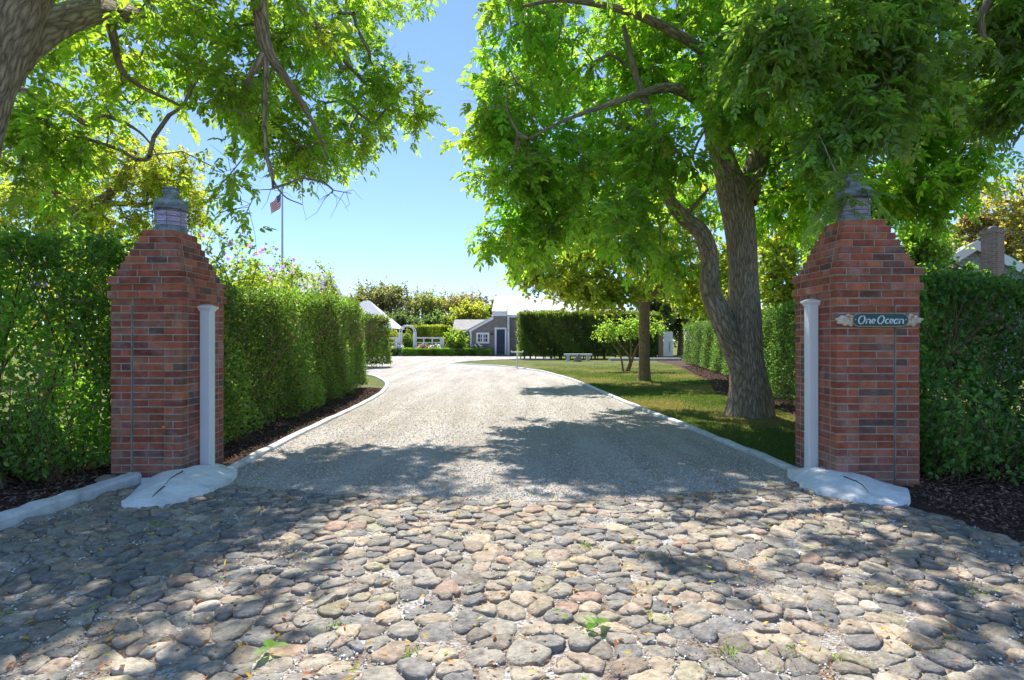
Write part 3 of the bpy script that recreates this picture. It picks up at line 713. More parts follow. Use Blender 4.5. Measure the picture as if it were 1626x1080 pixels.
# ------------------------------------------------------------------ vegetation
def leafcols(n, base, var=.25, yellow=0., yc=(.30,.26,.02)):
    b = np.array(base)*np.array((1.45,1.2,1.9)); c = b[None]*rng.uniform(1-var, 1+var, (n, 1))*(1+rng.normal(0, .06, (n, 3)))
    if yellow > 0:
        k = rng.random(n) < yellow; c[k] = np.array(yc)*rng.uniform(.7, 1.3, (k.sum(), 1))
    return np.clip(c, .003, .9)

def compound(mb, P, D, L, cols, leaflet, npair=3, fine=True):
    # pinnate leaves : P base, D direction
    n = len(P); D = D/np.linalg.norm(D, axis=1, keepdims=True)
    up = np.tile([0, 0, 1.], (n, 1))+rng.normal(0, .35, (n, 3)); X = np.cross(D, up); X /= np.maximum(np.linalg.norm(X, axis=1, keepdims=True), 1e-9); N = np.cross(X, D)
    pos = []; dr = []; nn = []; cc = []
    for k in range(npair):
        s = .35+.5*k/max(npair-1, 1)
        for sg in (-1, 1):
            p = P+D*L[:, None]*s; p[:, 2] -= .25*L*s*s
            d_ = D*.62+X*sg*.78+np.array([0, 0, -.28])+rng.normal(0, .14, (n, 3)); pos.append(p); dr.append(d_); nn.append(N+rng.normal(0, .3, (n, 3))); cc.append(cols)
    p = P+D*L[:, None]; p[:, 2] -= .25*L; pos.append(p); dr.append(D+np.array([0, 0, -.45])); nn.append(N+rng.normal(0, .2, (n, 3))); cc.append(cols)
    pos = np.concatenate(pos); dr = np.concatenate(dr); nn = np.concatenate(nn); cc = np.concatenate(cc)
    cc = cc*rng.uniform(.85, 1.15, (len(cc), 1)); m = len(pos)
    mb.leaves(pos, dr, nn, leaflet*rng.uniform(.75, 1.2, m), leaflet*.25*rng.uniform(.8, 1.2, m), cc, fine=fine)

def catmull(P, k=4): return smooth_line(P, k)

def tree(name, label, cat, limbs, blobs, leaf=.09, base=(.07,.13,.02), yellow=.02, twig_len=.48, twigs=6, per=4, cr=.006, bark='bark',
         sides=22, fine=True, group=None, zmin=1.8, simple_leaf=False, lm='leaf', droop=.25, var=.25, wob=.03):
    root = thing(name, label, cat, (limbs[0][0][0], limbs[0][0][1], 0), group); tr = MB(); cr_ = MB()
    nodes = []; par = []; cap = []
    for L in limbs:
        Q = catmull([p[:4] for p in L], 5); P = Q[:, :3]; rd = np.maximum(Q[:, 3], .006)
        s_ = sides if rd.max() > .15 else 12 if rd.max() > .07 else 8
        tr.tube(P, rd, s_, wob=wob if rd.max() > .06 else .02)
        b0 = len(nodes)
        for i, (p, r_) in enumerate(zip(P, rd)):
            nodes.append(p); par.append(-1); cap.append(r_)
    nodes = list(nodes); att = []; bare = []
    for bl in blobs:
        c, r, n = np.array(bl[0]), np.array(bl[1]) if np.ndim(bl[1]) else np.array([bl[1]]*3), bl[2]; fl_ = bl[3] if len(bl) > 3 else {}
        v = rng.normal(0, 1, (n, 3)); v /= np.linalg.norm(v, axis=1, keepdims=True); q = rng.random((n, 1))**(1/2.2)
        pp = c+v*q*r*(1+rng.normal(0, .08, (n, 1)))
        for p in pp: att.append(p); bare.append(fl_.get('bare', False))
    att = np.array(att); bare = np.array(bare)
    NA_ = np.array(nodes); okn = NA_[:, 2] > zmin
    d0 = np.array([np.sqrt(((NA_[okn]-a)**2).sum(1)).min() for a in att]); order = np.argsort(d0)
    arr = np.zeros((len(nodes)+len(att)*8, 3)); arr[:len(nodes)] = NA_; valid = np.zeros(len(arr), bool); valid[:len(nodes)] = okn; cnt = len(nodes)
    par = par+[-1]*(len(arr)-len(par)); chains = []
    for ai in order:
        a = att[ai]; dd = np.sqrt(((arr[:cnt]-a)**2).sum(1)); dd[~valid[:cnt]] = 1e9
        j = int(np.argmin(dd)); L_ = dd[j]; k = int(min(7, max(1, math.ceil(L_/.35)))); st = arr[j].copy(); prev = j; ids = [j]
        side = rng.normal(0, .10, 3)*L_
        for i in range(1, k+1):
            t = i/k; p = st+(a-st)*t+side*math.sin(math.pi*t)+np.array([0, 0, .18*L_*math.sin(math.pi*t)])+(rng.normal(0, .035, 3) if i < k else 0)
            arr[cnt] = p; valid[cnt] = True; par[cnt] = prev; prev = cnt; ids.append(cnt); cnt += 1
        chains.append((ids, ai))
    count = np.zeros(cnt)
    for ids, ai in chains: count[ids[-1]] += 1
    for i in range(cnt-1, len(nodes)-1, -1):
        if par[i] >= len(nodes): count[par[i]] += count[i]
    rad = cr*np.maximum(count, 1)**.5
    for ids, ai in chains:
        rr = rad[ids].copy(); rr[0] = rr[1]*1.15 if len(rr) > 1 else rr[0]
        if ids[0] < len(nodes): rr[0] = min(rr[0], cap[ids[0]])
        P = arr[ids]
        if len(P) == 2: P = np.vstack([P[0], P.mean(0), P[1]]); rr = np.array([rr[0], rr.mean(), rr[1]])
        tr.tube(P, rr, 5 if rr.max() < .03 else 8)
    # twigs and leaves
    parents = np.array([arr[ids[-2]] for ids, ai in chains]); ends = np.array([arr[ids[-1]] for ids, ai in chains]); isb = np.array([bare[ai] for ids, ai in chains])
    out = ends-parents; out /= np.maximum(np.linalg.norm(out, axis=1, keepdims=True), 1e-9)
    n = len(ends)*twigs; E = np.repeat(ends, twigs, 0); O = np.repeat(out, twigs, 0); B_ = np.repeat(isb, twigs)
    back = rng.random((n, 1))*.45; E = E-(np.repeat(ends-parents, twigs, 0))*back
    D = O*.7+rng.normal(0, .75, (n, 3)); D[:, 2] -= droop*.6; D /= np.linalg.norm(D, axis=1, keepdims=True)
    TL = twig_len*rng.uniform(.5, 1.25, n)*np.where(B_, .75, 1); mid = E+D*(TL*.55)[:, None]; D2 = D+np.array([0, 0, -droop])+rng.normal(0, .2, (n, 3)); D2 /= np.linalg.norm(D2, axis=1, keepdims=True); tip = mid+D2*(TL*.45)[:, None]
    sk = ~B_ | (rng.random(n) < .4); jn = mid+rng.normal(0, .03, mid.shape)*B_[:, None]
    tr.sticks(E[sk], jn[sk], cr*.75, cr*.5); tr.sticks(jn[sk], tip[sk], cr*.5, cr*.25)
    lv = ~B_; E, mid, tip, D, D2 = E[lv], mid[lv], tip[lv], D[lv], D2[lv]; n = len(E)
    clc = np.repeat(leafcols(len(ends), base, var*.7)[:, None], twigs, 1).reshape(-1, 3)[lv]
    P = []; DD = []; C_ = []
    for k in range(per):
        t = (k+.5+rng.uniform(-.3, .3, n))/per; t = t[:, None]
        p = np.where(t < .55, E+(mid-E)*(t/.55), mid+(tip-mid)*((t-.55)/.45)); P.append(p)
        d_ = (D+D2)*.35+rng.normal(0, .8, (n, 3)); d_[:, 2] -= .1; DD.append(d_)
        c = clc*rng.uniform(.75, 1.25, (n, 1))
        if yellow > 0: kk = rng.random(n) < yellow; c[kk] = np.array((.26,.25,.04))*rng.uniform(.6, 1.2, (kk.sum(), 1))
        C_.append(c)
    P = np.concatenate(P); DD = np.concatenate(DD); C_ = np.concatenate(C_)
    if simple_leaf: cr_.leaves(P, DD, rng.normal(0, .6, P.shape)+np.array([0, 0, 1]), leaf*rng.uniform(.7, 1.25, len(P)), leaf*.38, C_, fine=fine)
    else: compound(cr_, P, DD, leaf*1.9*rng.uniform(.7, 1.2, len(P)), C_, leaf, 2 if leaf > .2 else 3, fine)
    part(tr, 'trunk', M[bark], root); part(cr_, 'crown', M[lm], root)
    return root

def w4(px, py, Y, r): p = W(px, py, Y); return (p[0], p[1], p[2], r)
# --- big tree at the left edge, in front of the hedge
tree('ash_tree', 'large tree with thick curved trunk at the left edge, branches over the left pillar', 'tree',
  [[(-4.90,4.95,-.1,.42),(-4.90,4.92,.5,.33),(-4.88,4.9,1.6,.28),(-4.86,4.92,2.5,.27),(-4.80,4.98,3.2,.27),(-4.66,5.02,3.8,.27),(-4.46,5.05,4.35,.27),(-4.20,5.1,4.9,.25)],
   [(-4.30,5.07,4.8,.17),(-4.0,5.2,5.35,.15),(-3.4,5.4,5.9,.12),(-2.9,5.9,6.1,.13),(-2.6,6.2,6.5,.08)],
   [(-4.0,5.1,4.8,.25),(-4.2,5.0,5.6,.2),(-4.5,5.1,6.5,.13),(-4.6,5.2,7.2,.07)],
   [(-4.75,5.1,3.4,.15),(-4.7,5.5,4.2,.15),(-4.6,6.2,4.9,.13),(-4.6,7.2,5.4,.09),(-4.3,8.2,5.7,.06)],
   [w4(300,-160,5.9,.11), w4(400,-70,6.2,.10), w4(412,10,6.4,.085), w4(424,80,6.5,.075), w4(455,125,6.7,.045), w4(500,200,7.0,.025), w4(520,250,7.1,.012)],
   [w4(412,-20,6.4,.07), w4(455,-10,7.2,.06), w4(500,40,8.2,.05), w4(545,95,9.0,.035), w4(600,150,9.6,.02), w4(640,160,9.8,.008)],
   [w4(424,80,6.5,.055), w4(398,120,6.5,.035), w4(390,140,6.5,.02)],
   [w4(424,80,6.5,.04), w4(420,200,6.6,.025), w4(428,270,6.6,.016), w4(450,310,6.7,.009), w4(480,325,6.7,.005)],
   [w4(60,-90,6.5,.08), w4(150,-20,6.6,.06), w4(178,50,6.6,.05), w4(200,120,6.7,.03), w4(290,170,6.9,.015)],
   [w4(20,140,8.0,.07), w4(67,155,8,.06), w4(110,178,8,.05), w4(142,198,8,.045), w4(170,185,8,.035), w4(215,205,8,.02), w4(240,230,8,.012), w4(255,260,8,.006)]],
  [(W(320,40,6.6),(.9,1.1,.45),16), (W(430,60,7.4),(.9,1.0,.6),17), (W(500,60,9.2),(1.0,1.2,.9),19), (W(600,150,9.6),(.8,.9,.65),22), (W(560,215,9.4),(.65,.8,.5),17),
   (W(645,160,9.8),(.40,.6,.28),9), (W(560,20,9.8),(.5,.9,.6),13), (W(430,190,8.0),(.75,.8,.5),20), (W(495,240,8.4),(.5,.5,.3),11), (W(370,130,6.6),(.5,.5,.4),10),
   (W(130,70,7.5),(1.1,1.2,.75),22), (W(230,110,7.2),(.7,.8,.45),14), (W(75,240,6.6),(.30,.4,.5),18), (W(60,150,7.5),(.5,.6,.6),10),
   (W(350,-120,7.0),(1.6,1.5,.9),24), (W(520,-90,9.6),(1.6,1.6,1.0),20), (W(580,-70,11.5),(1.8,1.6,1.0),18), (W(420,-60,12),(1.8,1.4,1.0),14), (W(120,-150,6.0),(1.5,1.5,1.0),18), (W(200,-250,5),(1.5,1.3,.9),14), (W(-150,-80,5.2),(1.2,1.4,1.0),13), (W(-260,60,4.5),(1.0,1.6,1.0),12), (W(420,-240,5.6),(1.3,1.0,.6),12),
   (W(365,285,6.6),(.12,.12,.1),2), (W(390,335,6.6),(.05,.05,.03),1),(W(270,260,7),(.5,.4,.2),5,{'bare':True}), (W(480,298,6.7),(.5,.3,.12),6,{'bare':True}), (W(530,300,6.8),(.3,.3,.1),3,{'bare':True})],
  leaf=.09, base=(.095,.17,.02), yellow=.003, twigs=6, per=3, cr=.0055, zmin=3.4, droop=.3)
# --- big tree right
tree('ash_tree', 'big leaning tree with ridged bark and a low crooked limb beside the right pillar', 'tree',
  [[(4.13,9.9,-.1,.50),(4.13,9.9,.12,.40),(4.12,9.9,.5,.34),w4(1186,580,9.9,.29),w4(1182,520,9.9,.29),w4(1180,450,9.9,.25),w4(1177,380,9.9,.245),w4(1168,315,9.9,.29),w4(1160,285,9.9,.28)],
   [w4(1160,285,9.9,.22),w4(1142,235,9.9,.19),w4(1128,180,9.9,.15),w4(1135,120,9.7,.13),w4(1150,60,9.5,.11),w4(1150,-40,9.3,.08),w4(1120,-140,9.2,.05)],
   [w4(1182,320,9.95,.22),w4(1200,265,10,.20),w4(1215,200,10.2,.17),w4(1245,120,10.4,.14),w4(1262,0,10.5,.11),w4(1280,-150,10.5,.07)],
   [w4(1184,625,9.9,.16),w4(1168,560,9.85,.20),w4(1142,500,9.75,.185),w4(1127,455,9.7,.165),w4(1127,410,9.7,.15),w4(1112,368,9.6,.14),w4(1085,345,9.5,.12),w4(1060,310,9.4,.10),w4(1048,255,9.3,.09),w4(1035,190,9.1,.07),w4(1010,120,9,.05),w4(990,40,8.8,.035)],
   [w4(1126,172,9.85,.12),w4(1095,150,9.5,.10),w4(1065,140,9.2,.085),w4(1030,145,8.9,.06),w4(970,165,8.6,.04),w4(900,190,8.4,.025),w4(840,220,8.3,.015)],
   [w4(1140,100,9.6,.1),w4(1085,60,9.0,.08),w4(1000,20,8.6,.06),w4(900,0,8.4,.04),w4(830,10,8.2,.02)],
   [w4(1240,130,10.4,.1),w4(1300,80,10.2,.08),w4(1380,60,10,.06),w4(1450,90,9.8,.04)],
   [w4(1085,345,9.5,.05),w4(1100,330,9.5,.04),w4(1125,300,9.6,.02)]],
  [(W(850,60,10.8),(1.2,1.4,1.2),44), (W(800,180,9.4),(.65,.9,.6),28), (W(860,260,9.6),(1.0,1.1,.65),32), (W(830,360,10.0),(.7,.8,.5),24), (W(900,335,10.0),(.9,.9,.45),24),
   (W(980,100,10.6),(1.3,1.6,1.2),38), (W(960,240,10.2),(1.1,1.4,.8),36), (W(1010,350,8.8),(.7,.7,.5),16), (W(1080,50,10.2),(1.2,1.6,1.1),40), (W(1060,230,8.8),(.6,.7,.5),14),
   (W(900,130,13.2),(1.8,1.4,1.5),22), (W(1010,50,13.6),(1.8,1.5,1.5),22), (W(960,300,12.6),(1.4,1.2,.9),20),
   (W(1170,60,9.2),(1.0,1.3,.9),34), (W(1160,170,8.6),(.6,.4,.35),12), (W(1260,120,9.6),(1.0,1.4,1.0),36), (W(1290,260,9.6),(.8,1.1,.7),28), (W(1340,90,9.7),(1.0,1.3,1.0),30),
   (W(1240,330,10.6),(.6,.7,.5),14), (W(1430,170,9.8),(1.0,1.3,.95),34), (W(1400,300,10.0),(.95,1.1,.55),26), (W(1500,210,9.6),(.8,1.0,.6),26), (W(1530,270,9.6),(.5,.6,.3),10), (W(1480,310,9.6),(.6,.7,.35),12),
   (W(1010,-90,10.6),(1.9,1.8,1.0),22), (W(1200,-150,10.4),(1.8,1.8,1.2),26), (W(1400,-60,10.0),(1.5,1.5,1.0),20), (W(870,-60,10.8),(1.2,1.3,.8),12),
   (W(1060,410,9.2),(.3,.3,.2),4), ((1.2,6.9,6.6),(1.1,1.0,.5),7), ((3.3,6.9,6.3),(1.3,1.0,.5),11), ((2.4,8.2,6.9),(1.2,.8,.4),8),
   (W(1210,240,13.5),(1.3,1.0,1.2),26), (W(1110,300,14),(1.3,1.2,.9),24), (W(1250,130,13.5),(1.6,1.0,1.4),24), (W(1330,330,12.5),(1.2,1.0,.6),20), (W(1560,100,9.8),(.6,.8,.8),14)],
  leaf=.12, base=(.095,.185,.022), yellow=.008, twigs=6, per=3, cr=.0055, zmin=3.0, droop=.4)
# --- tree off the right edge, sprays hanging near the camera
tree('ash_tree', 'near tree at the right edge with glossy leaves hanging over the signed pillar', 'tree',
  [[(7.4,6.6,-.1,.4),(7.3,6.6,1.5,.3),(7.1,6.7,3,.26),(6.7,6.8,4.2,.2),(6.2,6.9,5.2,.16)],
   [(7.1,6.7,3.2,.18),(6.6,6.8,4.4,.15),w4(1560,-60,7.0,.13),w4(1500,5,7.0,.125),w4(1455,50,7.0,.11),w4(1400,78,6.9,.085),w4(1350,85,6.8,.055),w4(1290,100,6.6,.03),w4(1230,110,6.4,.015)],
   [(6.7,6.8,4.2,.12),w4(1620,-40,6.6,.08),w4(1560,20,6.6,.05),w4(1565,80,6.6,.03)]],
  [(W(1610,20,6.8),(.45,.8,.45),20), (W(1640,130,6.6),(.32,.5,.5),16), (W(1350,40,6.6),(.8,.7,.45),34), (W(1260,60,6.2),(.6,.5,.4),24), (W(1200,60,6.2),(.4,.4,.35),12), (W(1450,110,6.6),(.6,.6,.35),22), (W(1370,180,6.4),(.5,.5,.3),18),
   (W(1290,240,6.4),(.28,.3,.18),5), (W(1330,300,5.6),(.07,.07,.08),2), (W(1340,190,6.6),(.4,.3,.22),6),
   (W(1500,-90,6.8),(1.5,1.2,.8),22), (W(1300,-120,6.6),(1.0,.9,.6),10), (W(1700,-50,6.6),(1.2,1.5,1.2),26)],
  leaf=.10, base=(.08,.155,.025), yellow=.01, twigs=5, per=4, cr=.005, zmin=3.2, droop=.55, lm='leaf_glossy')
# --- smaller tree on the lawn
def Wm(px, py, r, Y=18.5): return w4(px, py, Y, r)
tree('maple_tree', 'smaller tree with straight trunk and yellow green crown on the lawn', 'tree',
  [[(4.3,18.5,-.1,.30),(4.3,18.5,.15,.205),(4.3,18.5,.8,.175),Wm(1023,500,.17),Wm(1024,475,.20)],
   [Wm(1020,478,.12),Wm(1000,455,.08,18.2),Wm(960,440,.05,17.8),Wm(900,430,.03,17.4),Wm(840,425,.02,17)],
   [Wm(1024,476,.13),Wm(1030,440,.10),Wm(1028,390,.07),Wm(1020,330,.04)],
   [Wm(1030,478,.12),Wm(1055,452,.09,18.3),Wm(1090,430,.07,18),Wm(1130,415,.04,17.8)],
   [Wm(1018,478,.08),Wm(1000,462,.06,19),Wm(985,440,.05,19.5),Wm(960,400,.03,20)],
   [Wm(1028,478,.08),Wm(1040,440,.06,19.2),Wm(1070,400,.04,19.8)]],
  [(W(850,418,17),(1.0,1.4,.7),30),(W(930,430,17.4),(1.4,1.6,.9),50),(W(900,380,17.6),(1.4,1.8,1.0),44),(W(1000,400,18.6),(1.6,2,1.2),44),(W(1080,400,18.4),(1.5,2,1.0),44),(W(1130,430,18.4),(1.0,1.4,.9),22),
   (W(950,330,18.5),(2,2,1.2),44),(W(1050,330,18.8),(2,2,1.2),40),(W(860,440,17),(.9,1,.3),18),(W(970,470,17.2),(1.1,1.0,.45),26),(W(1060,460,19.5),(1.2,1,.5),26),(W(1120,470,19.8),(1.2,1,.7),26),(W(910,462,18),(.8,1,.35),14)],
  leaf=.15, base=(.115,.17,.022), yellow=.03, twigs=8, per=6, cr=.008, bark='bark_smooth', sides=14, zmin=2.7, droop=.1, fine=False, twig_len=.5, simple_leaf=True)
# --- trees behind the left hedge
tree('garden_tree', 'loose yellow green tree with a bent bare limb behind the hedge at left', 'tree',
  [[(-8.6,10.6,-.1,.24),(-8.5,10.6,1.2,.19),w4(112,362,10.6,.15),w4(125,335,10.6,.13),w4(160,320,10.5,.10),w4(185,295,10.4,.07),w4(215,240,10.4,.04)],
   [w4(112,362,10.6,.10),w4(80,300,10.8,.07),w4(60,230,11,.04)],[w4(160,320,10.5,.06),w4(210,325,10.3,.04),w4(270,320,10.2,.02)]],
  [(W(60,260,11),(1.2,1.2,.7),30),(W(160,240,10.6),(1.0,1.2,.6),26),(W(240,290,10.4),(.75,.9,.55),26),(W(200,350,10.6),(1.0,1.1,.5),28),(W(70,340,11),(1.3,1.2,.6),34),(W(270,270,10.2),(.4,.6,.35),10),(W(290,330,10.2),(.3,.5,.2),7),(W(110,300,11.5),(1.3,1,.8),20),(W(-60,300,11),(1,1,1.4),20)],
  leaf=.075, base=(.125,.18,.025), yellow=.05, twigs=6, per=4, cr=.006, bark='bark_smooth', sides=12, zmin=1.6, fine=False)
def bush(name, label, cat, c, r, h, n, leaf, base, stems=7, flowers=0, fcol=(.45,.30,.60), group=None, yellow=0, lm='hedge_leaf', spread=.5, zlow=.25, per=4, twigs=6):
    limbs = []; x, y = c
    for i in range(stems):
        a = 2*math.pi*i/stems+random.uniform(-.3, .3); s = random.uniform(.5, 1)*r*spread
        limbs.append([(x+.06*math.cos(a), y+.06*math.sin(a), -.05, .028), (x+s*.35*math.cos(a), y+s*.35*math.sin(a), h*.35, .02), (x+s*math.cos(a), y+s*math.sin(a), h*.75, .010)])
    bl = [((x, y, h*.62), (r, r, h*.36), n)]
    if zlow < .2: bl.append(((x, y, h*.3), (r*.9, r*.9, h*.28), n//2))
    root = tree(name, label, cat, limbs, bl, leaf=leaf, base=base, yellow=yellow, twigs=twigs, per=per, cr=.003, bark='twig', sides=8, zmin=h*.2, fine=False, group=group, simple_leaf=True, lm=lm, twig_len=.26, droop=0)
    if flowers:
        v = rng.normal(0, 1, (flowers, 3)); v[:, 2] = np.abs(v[:, 2])*.9+.05; v[:, 1] -= .5; v /= np.linalg.norm(v, axis=1, keepdims=True)
        P = np.array((x, y, h*.62))+v*np.array((r, r, h*.40))*rng.uniform(.85, 1.0, (flowers, 1)); fb = MB()
        for k in range(5):
            a = k*1.2566; D = np.tile((math.cos(a), -.55, math.sin(a)), (flowers, 1))+rng.normal(0, .2, (flowers, 3))
            fb.leaves(P, D, np.tile((0, -1., 0), (flowers, 1)), .05, .026, np.array(fcol)*rng.uniform(.8, 1.3, (flowers, 1)), fine=False)
        part(fb, 'blossoms', M['petal'], root)
    return root
for i, (px, Y, h, r, n, fl_, lab) in enumerate([(362,9.7,3.2,.85,150,20,'tallest purple flowering shrub behind the hedge just right of the left pillar'),
        (425,11.4,3.2,.95,170,22,'purple flowering shrub in front of the flagpole behind the hedge'),
        (482,13.4,3.15,1.1,190,26,'right hand purple flowering shrub above the hedge near the gable'),
        (140,7.4,2.9,.9,110,9,'purple flowering shrub behind the hedge left of the left pillar')]):
    bush('flowering_shrub', lab, 'shrub', ((px-813)/FPX*Y, Y), r, h, n, .07, (.115,.19,.025), 8, fl_, group='purple flowering shrubs behind the left hedges', yellow=.01)

# hedges
def hedge(name, label, path, width, hfun, n, leaf, base, stems=40, group='clipped hedges', inner=.35, low=.0, yellow=0, gap=None, topsprout=0, bulge=.06, core=True, fine=False, sidebias=None, stemr=.014):
    P = smooth_line(path, 6); L = np.concatenate([[0], np.cumsum(np.linalg.norm(np.diff(P, axis=0), axis=1))]); T = np.gradient(P, axis=0); T /= np.linalg.norm(T, axis=1, keepdims=True)
    root = thing(name, label, 'hedge', (P[0, 0], P[0, 1], 0), group); Lt = L[-1]
    def at(s):
        x = np.interp(s, L, P[:, 0]); y = np.interp(s, L, P[:, 1]); tx = np.interp(s, L, T[:, 0]); ty = np.interp(s, L, T[:, 1]); return x, y, tx, ty
    H = lambda s: np.interp(s, np.linspace(0, Lt, len(hfun)), hfun)
    s = rng.uniform(-.03, Lt+.03, n); hm = float(np.mean(hfun)); w = width
    ar = np.array([hm*1.0, hm*1.0, w*1.1, w*hm/Lt*2]); 
    if sidebias: ar[0] *= sidebias[0]; ar[1] *= sidebias[1]
    f_ = rng.choice(4, n, p=ar/ar.sum()); hh = H(s); dep = np.abs(rng.exponential(inner*.3, n)); dep = np.minimum(dep, w*.5)
    u = rng.uniform(-1, 1, n)*w/2; z = low+(hh-low)*rng.random(n)
    bl_ = bulge*(np.sin(s*2.3+z*1.7)+.6*np.sin(s*5.1-z*3.1+1)+.4*np.sin(s*11+z*7))+bulge*.6*rng.normal(0, 1, n)*.5
    ta = 1-.12*np.clip(z/hh, 0, 1)**4            # edges rounded near the top
    u = np.where(f_ == 0, -(w/2-dep)*ta-bl_, np.where(f_ == 1, (w/2-dep)*ta+bl_, u)); z = np.where(f_ == 2, hh-dep*.6+bl_, z)
    e = rng.random(n) < .5; s = np.where(f_ == 3, np.where(e, dep+0*s, Lt-dep)+bl_*(np.where(e, -1, 1)), s)
    if gap is not None:
        gv = np.sin(s*7.3+2)*np.sin(z*5.1+s*2.0)+.5*np.sin(s*17-z*11); keep = (gv > gap+rng.normal(0, .25, n)) | (z > hh*.86) | (z < hh*.12); s, u, z, f_ = s[keep], u[keep], z[keep], f_[keep]; n = len(s)
    x, y, tx, ty = at(s); nx, ny = -ty, tx
    Q = np.column_stack([x+nx*u, y+ny*u, z])
    ex = (s < 0); Q[:, 0] += np.where(s < 0, s, np.where(s > Lt, s-Lt, 0))*tx; Q[:, 1] += np.where(s < 0, s, np.where(s > Lt, s-Lt, 0))*ty
    out = np.column_stack([nx*np.where(f_ == 0, -1, np.where(f_ == 1, 1, 0)), ny*np.where(f_ == 0, -1, np.where(f_ == 1, 1, 0)), np.where(f_ == 2, 1., .0)])
    D = out*.5+rng.normal(0, .6, (n, 3))+np.array([0, 0, .35]); N = out*.7+rng.normal(0, .55, (n, 3))+np.array([0, 0, .35])
    cv = .86+.2*np.sin(s*1.9+1.3*z)+.14*np.sin(s*6.1+z*4)
    fo = MB(); fo.leaves(Q, D, N, leaf*rng.uniform(.65, 1.3, n), leaf*.34*rng.uniform(.8, 1.2, n), leafcols(n, base, .38, .035, (.20,.13,.06))*cv[:, None], fine=fine)
    if topsprout:
        k = topsprout; s2 = rng.uniform(0, Lt, k); x, y, tx, ty = at(s2); u2 = rng.uniform(-.5, .5, k)*w; A = np.column_stack([x-ty*u2, y+tx*u2, H(s2)-.05]); B = A+np.column_stack([rng.normal(0, .05, k), rng.normal(0, .05, k), rng.uniform(.08, .26, k)])
        for j in range(6):
            t = (j+1)/6; fo.leaves(A+(B-A)*t, rng.normal(0, .7, (k, 3))+np.array([0, 0, .4]), rng.normal(0, .5, (k, 3))+np.array([0, 0, 1]), leaf, leaf*.34, leafcols(k, base, .3), fine=fine)
    part(fo, 'foliage', M['hedge_leaf'], root)
    st = MB(); A = []; B = []; rA = []; rB = []
    for i in range(stems):
        s0 = random.uniform(0, Lt); x, y, tx, ty = [float(v) for v in at(s0)]; u0 = random.uniform(-.25, .25)*w; p = np.array([x-ty*u0, y+tx*u0, -.03]); hh0 = float(H(s0)); r0 = stemr*random.uniform(.6, 1.3)
        cur = [(p, np.array([random.uniform(-.2, .2), random.uniform(-.2, .2), 1.]), r0)]
        for lev in range(5):
            nx_ = []
            for (q, d_, r_) in cur:
                e_ = q+d_/np.linalg.norm(d_)*hh0*.2; A.append(q); B.append(e_); rA.append(r_); rB.append(r_*.8)
                for b_ in range(1 if lev in (0, 3) else 2): nx_.append((e_, d_+np.array([random.uniform(-.45, .45), random.uniform(-.45, .45)*.6, random.uniform(-.15, .2)]), r_*.72))
            cur = nx_
    A = np.array(A); B = np.array(B); zc = (B[:, 2] < np.max(hfun)-.03); st.sticks(A[zc], B[zc], np.array(rA)[zc], np.array(rB)[zc]); part(st, 'stems', M['twig'], root)
    return root
# driveway hedge on the left (its drive face is the right side)
hg = (.060,.125,.022)
hedge('privet_hedge', 'long clipped hedge with rounded far end along the left side of the driveway', [(-3.90,6.5),(-3.95,8.5),(-4.05,11),(-4.25,13.5),(-4.6,15.8)], 1.0, [1.86,1.97,2.02,2.15,2.18,2.22,2.0], 150000, .048, hg, stems=130, low=.12, inner=.42, topsprout=160, sidebias=(.55,1.6), bulge=.07)
hedge('privet_hedge', 'rounded end of the second hedge behind the long driveway hedge', [(-6.45,27.6),(-7.3,28.2),(-9.5,29.2)], 1.4, [2.3,2.6,2.5], 22000, .10, (.065,.12,.022), stems=14, low=.14, bulge=.12, group='clipped hedges')
hedge('privet_hedge', 'loose leafy see-through hedge at the far left next to the left pillar', [(-8.2,5.65),(-6.5,5.62),(-5.0,5.7),(-3.95,5.75)], .6, [2.3,2.42,2.40,2.30], 30000, .058, (.078,.175,.026), stems=36, low=.10, inner=.6, gap=-.55, topsprout=70, fine=True, stemr=.02)
hedge('privet_hedge', 'dark leafy hedge with thin stems at the far right next to the signed pillar', [(3.85,5.95),(5.2,5.95),(7.6,5.9)], .7, [1.95,1.95,2.0], 30000, .058, (.065,.155,.030), stems=40, low=.10, inner=.6, gap=-.7, topsprout=30, fine=True, stemr=.018)
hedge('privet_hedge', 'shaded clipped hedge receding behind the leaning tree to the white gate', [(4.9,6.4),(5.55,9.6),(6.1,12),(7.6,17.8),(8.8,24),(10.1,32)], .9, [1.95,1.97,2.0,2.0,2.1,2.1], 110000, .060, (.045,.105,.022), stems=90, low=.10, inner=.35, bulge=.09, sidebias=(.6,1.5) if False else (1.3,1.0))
hedge('tall_hedge', 'tall square cut hedge beside the cottage door, bare stems showing low down', [(.55,40.0),(4,40.2),(10.3,40.4)], 1.9, [3.15,3.2,3.1], 70000, .13, (.070,.120,.022), stems=60, low=.25, inner=.7, gap=-.95, bulge=.12, stemr=.045)
hedge('box_hedge', 'low bright green box hedge along the gravel in front of the cottage', [(-9.0,47.2),(-5,47.2),(-1.75,47.2)], .9, [.58,.6,.58], 26000, .09, (.085,.185,.025), stems=10, low=0, bulge=.03)
hedge('box_hedge', 'short low box hedge left of the garden arch', [(-12.4,47.0),(-9.6,47.0)], .9, [.6,.62], 9000, .09, (.06,.13,.022), stems=5, low=0, bulge=.03)
hedge('privet_hedge', 'yellow green clipped hedge behind the white garden fence', [(-9.3,51.2),(-5.6,51.2)], 1.4, [2.5,2.55], 22000, .12, (.13,.19,.025), stems=12, low=.1, bulge=.08)

